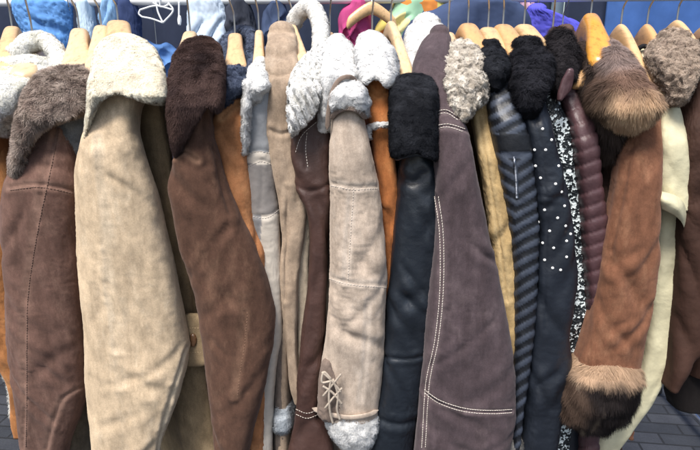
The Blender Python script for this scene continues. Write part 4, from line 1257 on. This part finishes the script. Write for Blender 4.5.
hanger('wooden hanger half hidden by brown fur, holding the ribbed oxblood jacket', 552, 36, 580, 74, W1[2], -20)
hanger('glossy amber varnished hanger turned towards us', 591, 13, 604, 62, W_AMBER, -22, w=.034, h=.06, drop=.085)
hanger('wooden hanger above the long shaggy fur collar', 621, 24, 648, 84, W1[0], 18, w=.018, h=.062)
hanger('wooden hanger with a black sizing ring over butter yellow leather', 647, 24, 672, 84, W1[2], 18, w=.018, h=.062)
hanger('large wooden hanger behind the curly taupe fleece collar', 677, 20, 712, 76, W1[0], 12, w=.018, h=.062)
hanger('wooden hanger cut off by the right edge', 704, 26, 734, 80, W1[2], 12, w=.018, h=.062)

# black ring on the hanger over the butter leather coat
w = P(642, 52, 1.135)
th = np.linspace(0, 2 * math.pi, 25)
m = MB(); m.grid(tube(np.array([w + np.array([.0095 * math.cos(q), -.004 * math.sin(q), .0105 * math.sin(q)]) for q in th]), .0045, 10))
tag(m.build('sizing_ring', cloth('black_felt', (28, 28, 32))), 'small black ring hung on the hanger over butter yellow leather', 'ring')

# ================================================================== RAILS
PAINT = thread_mat('white_paint', (236, 238, 240)); STEEL = metal('rail_steel', (190, 192, 196), .3)
def rail(label, y, z, x0, x1, mat, r=.0155, tilt=0):
    mbar = mat; mat = STEEL
    o = tag(empty('clothes_rail', ((x0 + x1) / 2, y, 0)), label, 'clothes rail', 'clothes rails of the market stall')
    m = MB(); m.grid(tube(np.array([(x0, y, z + x0 * tilt), (x0 * .5 + x1 * .5, y, z + (x0 + x1) / 2 * tilt), (x1, y, z + x1 * tilt)]), r, 20)); m.build('bar', mbar, o)
    for x in (x0 + .02, x1 - .02):
        m = MB(); m.grid(tube(np.array([(x, y, z - .005), (x, y, z / 2), (x, y, .075)]), r * .9, 18)); m.build('post', mat, o)
        m = MB(); m.grid(tube(smooth_path(np.array([(x, y - .27, .06), (x, y - .2, .075), (x, y, .075), (x, y + .2, .075), (x, y + .27, .06)]), 30), r * .85, 16)); f = m.build('foot', mat, o)
        for s in (-1, 1):
            th = np.linspace(0, 2 * math.pi, 24, endpoint=False)
            rings = [np.stack([np.full(24, x + dx), y + s * .26 + rr * np.cos(th), .028 + rr * np.sin(th)], 1) for dx, rr in ((-.011, .002), (-.011, .022), (-.008, .0275), (.008, .0275), (.011, .022), (.011, .002))]
            m = MB(); m.grid(np.array(rings)); m.build('caster', thread_mat('black_rubber', (30, 30, 34)), f)
    return o
rail('near steel clothes rail carrying the row of coats', RAIL_Y, RAIL_Z - .0, -1.35, 1.35, STEEL)
bx = G(692, 432)[0]
rail('white painted clothes rail behind, along the top edge', 2.05, P(0, -.5, 2.05)[2], -1.9, bx + .02, PAINT, .014, .008)

# ================================================================== CLOTHES BEHIND
BACK = 'clothes hanging on the rail behind'
def garment(name, label, rows, mat, seed, Y=2.05, b=.05, cat='shirt', fold=.008, group=BACK, part=None, hang=None, **kw):
    x = (rows[0][1] + rows[0][2]) / 2
    y0 = rows[0][0]
    V = loft([r[:3] for r in rows], Y, b, 110, .006, 2.2)
    V = draped(V, seed, 10, .012)
    V = hide(V, seed, .02, fold, .005, .0004)
    c = V.mean((0, 1))
    o = tag(empty(name, (c[0], Y, V[..., 2].min())), label, cat, group)
    m = MB(); m.grid(V); m.build('cloth', mat, o)
    hxp = x if hang is None else hang
    t = P(hxp, y0 + 1.5, Y); zr = P(0, 1.0, 2.05)[2]
    pts = smooth_path(np.array([t, (t[0], Y, zr - .05), (t[0] + .004, Y - .018, zr - .02), (t[0] + .004, Y - .021, zr + .008), (t[0], Y, zr + .0185), (t[0], Y + .02, zr + .004)]), 40)
    m = MB(); m.grid(tube(pts, .0022, 8)); m.build('hook', HOOK, o)
    return o
garment('hanging_shirt', 'bright blue crumpled shirt hanging behind the cream fleece roll', [(4, 14, 74), (14, 15, 75), (28, 21, 74), (42, 30, 72), (60, 40, 70), (100, 42, 72), (200, 40, 74), (300, 40, 74)], cloth('blue_cotton', (104, 156, 220)), 41, hang=70, fold=.012)
garment('hanging_shirt', 'pale icy blue shirt strip between the blue shirt and the hangers', [(3, 78, 92), (20, 79, 94), (40, 82, 97), (70, 84, 100), (150, 84, 102), (280, 84, 102)], cloth('ice_blue_cotton', (200, 222, 240)), 42, b=.03)
garment('hanging_shirt', 'light denim blue shirt edge right behind the big cream coat', [(3, 104, 116), (15, 104, 118), (40, 104, 120), (110, 102, 122)], cloth('sky_cotton', (140, 180, 222)), 43, b=.03, Y=2.04)
garment('hanging_shirt', 'white to pale blue shirt behind the smooth dark brown fur collar', [(3, 190, 221), (12, 190, 223), (30, 189, 225), (60, 188, 227), (100, 186, 229)], cloth('white_shirting', (206, 222, 240)), 44, b=.04)
garment('hanging_shirt', 'mid blue garment low between the cream and dark brown fur collars', [(48, 138, 176), (54, 132, 182), (70, 128, 186), (110, 126, 188)], cloth('mid_blue_cotton', (98, 140, 200)), 45, b=.04, Y=2.12)
garment('jersey_blouse', 'magenta top behind the pale beige shearling', [(4, 350, 366), (10, 344, 370), (24, 339, 372), (45, 336, 374), (100, 334, 376), (260, 332, 378)], cloth('magenta_jersey', (186, 74, 128)), 46, b=.05, cat='top')
m_pat = NT('patterned_print')
_v = m_pat.coords((1, 1, 1), (.3, .2, .1))
_vo = m_pat.n('ShaderNodeTexVoronoi'); _vo.inputs['Scale'].default_value = 17
m_pat.l(_v, _vo.inputs['Vector'])
_s = m_pat.n('ShaderNodeSeparateColor'); m_pat.l(_vo.outputs['Color'], _s.inputs[0])
_r = m_pat.ramp(_s.outputs[0], [(.0, alb((216, 200, 110))), (.3, alb((160, 205, 170))), (.52, alb((232, 222, 160))), (.7, alb((226, 140, 62))), (.88, alb((60, 90, 110)))])
m_pat.t.nodes[-1].color_ramp.interpolation = 'CONSTANT'
m_pat.l(_r, m_pat.b.inputs['Base Color']); m_pat.b.inputs['Roughness'].default_value = .8
garment('hanging_dress', 'yellow, green and orange patterned dress behind the bare hanger arm', [(2, 392, 446), (10, 388, 448), (24, 378, 440), (40, 374, 430), (90, 372, 428), (260, 370, 430)], m_pat.m, 47, b=.05, cat='dress', Y=2.08)
garment('denim_jacket', 'dark denim jacket shoulder behind the aubergine suede coat', [(4, 452, 520), (12, 434, 526), (22, 416, 530), (34, 404, 532), (60, 400, 534), (150, 398, 536), (280, 398, 536)], cloth('dark_denim', (62, 76, 108)), 48, b=.06, cat='jacket', Y=2.0)
garment('hanging_shirt', 'violet blue shirt behind the bushy black fur collar', [(11, 528, 544), (16, 526, 566), (24, 524, 580), (40, 522, 590), (100, 520, 592), (260, 520, 592)], cloth('violet_cotton', (92, 92, 206)), 49, b=.05, hang=534)
garment('jersey_blouse', 'dusty pink top in the shadow above the violet shirt', [(3, 520, 534), (8, 519, 537), (14, 520, 538), (40, 518, 540), (150, 518, 540)], cloth('dusty_pink', (196, 160, 184)), 50, b=.03, cat='top', Y=2.12)
garment('hanging_coat', 'brown coat shoulder behind the amber hanger', [(31, 556, 570), (36, 548, 574), (46, 544, 580), (90, 540, 590), (200, 540, 596)], cloth('brown_wool', (92, 72, 66)), 51, b=.05, cat='coat', Y=1.95, hang=562)

garment('hanging_shirt', 'dark indigo shirt between the pale blue strip and the white clip hanger', [(5, 120, 134), (12, 117, 137), (26, 116, 139), (60, 116, 140), (110, 116, 141)], cloth('indigo_cotton', (58, 72, 112)), 52, b=.03, Y=2.06)
garment('hanging_coat', 'charcoal coat sleeve on the far rail above the navy curly collar', [(3, 232, 248), (10, 228, 252), (30, 226, 256), (80, 225, 258), (150, 225, 258)], cloth('charcoal_wool', (58, 62, 74)), 53, b=.04, cat='coat', Y=2.06)
garment('denim_jacket', 'washed indigo denim sleeve on the far rail above the taupe collar', [(4, 268, 284), (12, 264, 287), (30, 262, 290), (80, 261, 292), (150, 261, 292)], cloth('washed_denim', (66, 80, 110)), 54, b=.04, cat='jacket', Y=2.06)

# broad blond hanger above the magenta top, seen from the side
c = P(372, 8, 2.0)
o = tag(empty('wooden_hanger', tuple(c)), 'broad blond wooden hanger on the far rail above the magenta top', 'hanger', 'wooden hangers on the far rail')
s = np.linspace(-1, 1, 41); V = []
for t in s:
    a_ = abs(t)
    e = math.sqrt(max(.0005, 1 - ((a_ - .86) / .14) ** 2)) if a_ > .86 else 1
    th = np.linspace(0, 2 * math.pi, 24, endpoint=False)
    ctr = c + np.array([.085 * t, .10 * abs(t) * 0 + .02 * t, -.055 * a_ ** 1.4])
    V.append(ctr + np.stack([0 * th, .012 * np.cos(th) * e, .021 * np.sin(th) * (.3 + .7 * e)], 1))
m = MB(); m.grid(np.array(V)); m.build('arms', W1[0], o)
zr = P(0, 1.0, 2.05)[2]
m = MB(); m.grid(tube(smooth_path(np.array([c, c + np.array([.0, .02, .03]), (c[0], 2.03, zr - .01), (c[0], 2.035, zr + .012), (c[0], 2.05, zr + .0185), (c[0], 2.068, zr + .004)]), 40), .0022, 8)); m.build('hook', HOOK, o)

# white plastic clip hanger
o = tag(empty('clip_hanger', tuple(P(160, 10, 2.03))), 'white plastic clip hanger dangling against the dark tarpaulin', 'hanger')
m = MB()
for pts in ([(156, 1), (158, 12), (163, 23)], [(163, 23), (173, 11), (168, 3)], [(140, 10), (156, 6), (173, 10)], [(142, 17), (152, 19), (163, 23)], [(140, 10), (139, 14), (142, 17)], [(153, 3), (162, 7), (170, 4)], [(179, 2), (179, 12), (179, 22)]):
    m.grid(tube(smooth_path(np.array([P(x, y, 2.03) for x, y in pts]), 20), .0032, 8))
fr = m.build('frame', PAINT, o)
m = MB(); m.grid(loft([(17, 178, 181), (20, 177.5, 181.5), (24, 178, 181)], 2.03, .006, 16, bottom='dome')); m.build('clip', PAINT, o)
m = MB(); m.grid(tube(smooth_path(np.array([P(160, 6, 2.03), (P(160, 6, 2.03)[0], 2.03, zr - .012), (P(160, 6, 2.03)[0], 2.032, zr + .012), (P(160, 6, 2.03)[0], 2.05, zr + .018), (P(160, 6, 2.03)[0], 2.07, zr)]), 30), .0024, 8)); m.build('hook', PAINT, o)

# ================================================================== STALL BACK AND GROUND
def sheet(name, label, x0, x1, y, z0, z1, mat, seed, amp=.03):
    nx, nz = int((x1 - x0) / .02), int((z1 - z0) / .02)
    X, Z = np.meshgrid(np.linspace(x0, x1, nx), np.linspace(z1, z0, nz))
    p = np.stack([X, X * 0, Z], -1)
    Y = y + amp * fbm(p * np.array([3, 1, .8]), seed, 3) + amp * .5 * fbm(p * np.array([9, 1, 2]), seed + 2, 2)
    F = np.stack([X, Y, Z], -1)
    B = F + np.array([0, .004, 0])
    V = np.concatenate([F, B[:, ::-1]], 1)
    m = MB(); m.grid(V)
    return tag(m.build(name, mat), label, 'tarpaulin', 'tarpaulins behind the stall')
m_nv = cloth('navy_tarp', (50, 58, 80), .7, .5); m_bl = cloth('blue_tarp', (72, 108, 172), .86, .5); m_gr = cloth('grey_tarp', (112, 130, 148))
xs = P(553, 5, 2.9)[0]; xs2 = P(566, 5, 2.9)[0]; xs3 = P(608, 5, 2.9)[0]
sheet('tarpaulin', 'dark navy tarpaulin closing the stall behind the left and middle coats', -3.2, xs, 2.92, .05, 2.35, m_nv, 61)
sheet('tarpaulin', 'narrow grey blue tarpaulin strip above the violet shirt', xs + .004, xs2, 2.93, .05, 2.35, m_gr, 62, .01)
sheet('tarpaulin', 'deep navy tarpaulin flap above the amber hanger', xs2 + .004, xs3, 2.92, .05, 2.35, m_nv, 63, .012)
sheet('tarpaulin', 'mid blue tarpaulin behind the hangers on the right', xs3 + .004, 3.4, 2.94, .05, 2.35, m_bl, 64)

t = NT('clinker_paving')
v = t.coords((1, 1, 1))
rot = t.n('ShaderNodeMapping'); rot.inputs['Rotation'].default_value = (0, 0, math.radians(7)); t.l(v, rot.inputs['Vector'])
br = t.n('ShaderNodeTexBrick')
br.inputs['Scale'].default_value = 1.0
br.inputs['Brick Width'].default_value = .205; br.inputs['Row Height'].default_value = .072
br.inputs['Mortar Size'].default_value = .0045; br.inputs['Mortar Smooth'].default_value = .3
br.inputs['Color1'].default_value = (*alb((42, 46, 54)), 1); br.inputs['Color2'].default_value = (*alb((60, 63, 71)), 1)
br.inputs['Mortar'].default_value = (*alb((30, 32, 37)), 1); br.offset = .5
t.l(rot.outputs['Vector'], br.inputs['Vector'])
n1 = t.ramp(t.noise(v, 9, 6, .65), [(.3, (.66, .66, .68)), (.7, (1.15, 1.14, 1.1))])
n2 = t.ramp(t.noise(v, 160, 3, .6), [(.3, (.8, .8, .8)), (.7, (1.15, 1.15, 1.15))])
t.l(t.mix(1, t.mix(1, br.outputs['Color'], n1, 'MULTIPLY'), n2, 'MULTIPLY'), t.b.inputs['Base Color'])
t.b.inputs['Roughness'].default_value = .8
inv = t.n('ShaderNodeMath', operation='SUBTRACT'); inv.inputs[0].default_value = 1; t.l(br.outputs['Fac'], inv.inputs[1])
t.l(t.bump(t.noise(v, 90, 5), .5, .004, t.bump(inv.outputs[0], .9, .008)), t.b.inputs['Normal'])
m = MB()
g = np.array([[(-40, -40, 0), (40, -40, 0)], [(-40, 40, 0), (40, 40, 0)]], float)
m.grid(g[::-1], closed=False)
gr = m.build('paving', t.m); gr['kind'] = 'structure'

# ================================================================== LIGHT
wld = bpy.data.worlds.new('World'); scene.world = wld; wld.use_nodes = True
nt = wld.node_tree
bg = nt.nodes['Background']
sky = nt.nodes.new('ShaderNodeTexSky'); sky.sky_type = 'NISHITA'; sky.sun_disc = False
EL, AZ = math.radians(60), math.radians(207)
sky.sun_elevation = EL; sky.sun_rotation = AZ
sky.air_density = 1.2; sky.dust_density = 3.0
nt.links.new(sky.outputs[0], bg.inputs[0]); bg.inputs[1].default_value = .095
sd_ = bpy.data.lights.new('sun', 'SUN'); sd_.energy = 2.8; sd_.angle = math.radians(20); sd_.color = (1, .96, .90)
so_ = bpy.data.objects.new('sun', sd_); COL.objects.link(so_)
# sun direction: from behind the photographer, high
dirv = Vector((math.sin(AZ) * math.cos(EL), math.cos(AZ) * math.cos(EL), math.sin(EL)))
so_.rotation_euler = dirv.to_track_quat('Z', 'Y').to_euler()
so_.location = (0, -2, 4)
scene.view_settings.view_transform = 'Standard'; scene.view_settings.look = 'None'
scene.view_settings.gamma = 1; scene.view_settings.use_curve_mapping = False
scene.view_settings.exposure = 0.98
scene.render.engine = 'CYCLES'
scene.cycles.max_bounces = 10; scene.cycles.diffuse_bounces = 8; scene.cycles.transmission_bounces = 4
scene.cycles.use_denoising = True
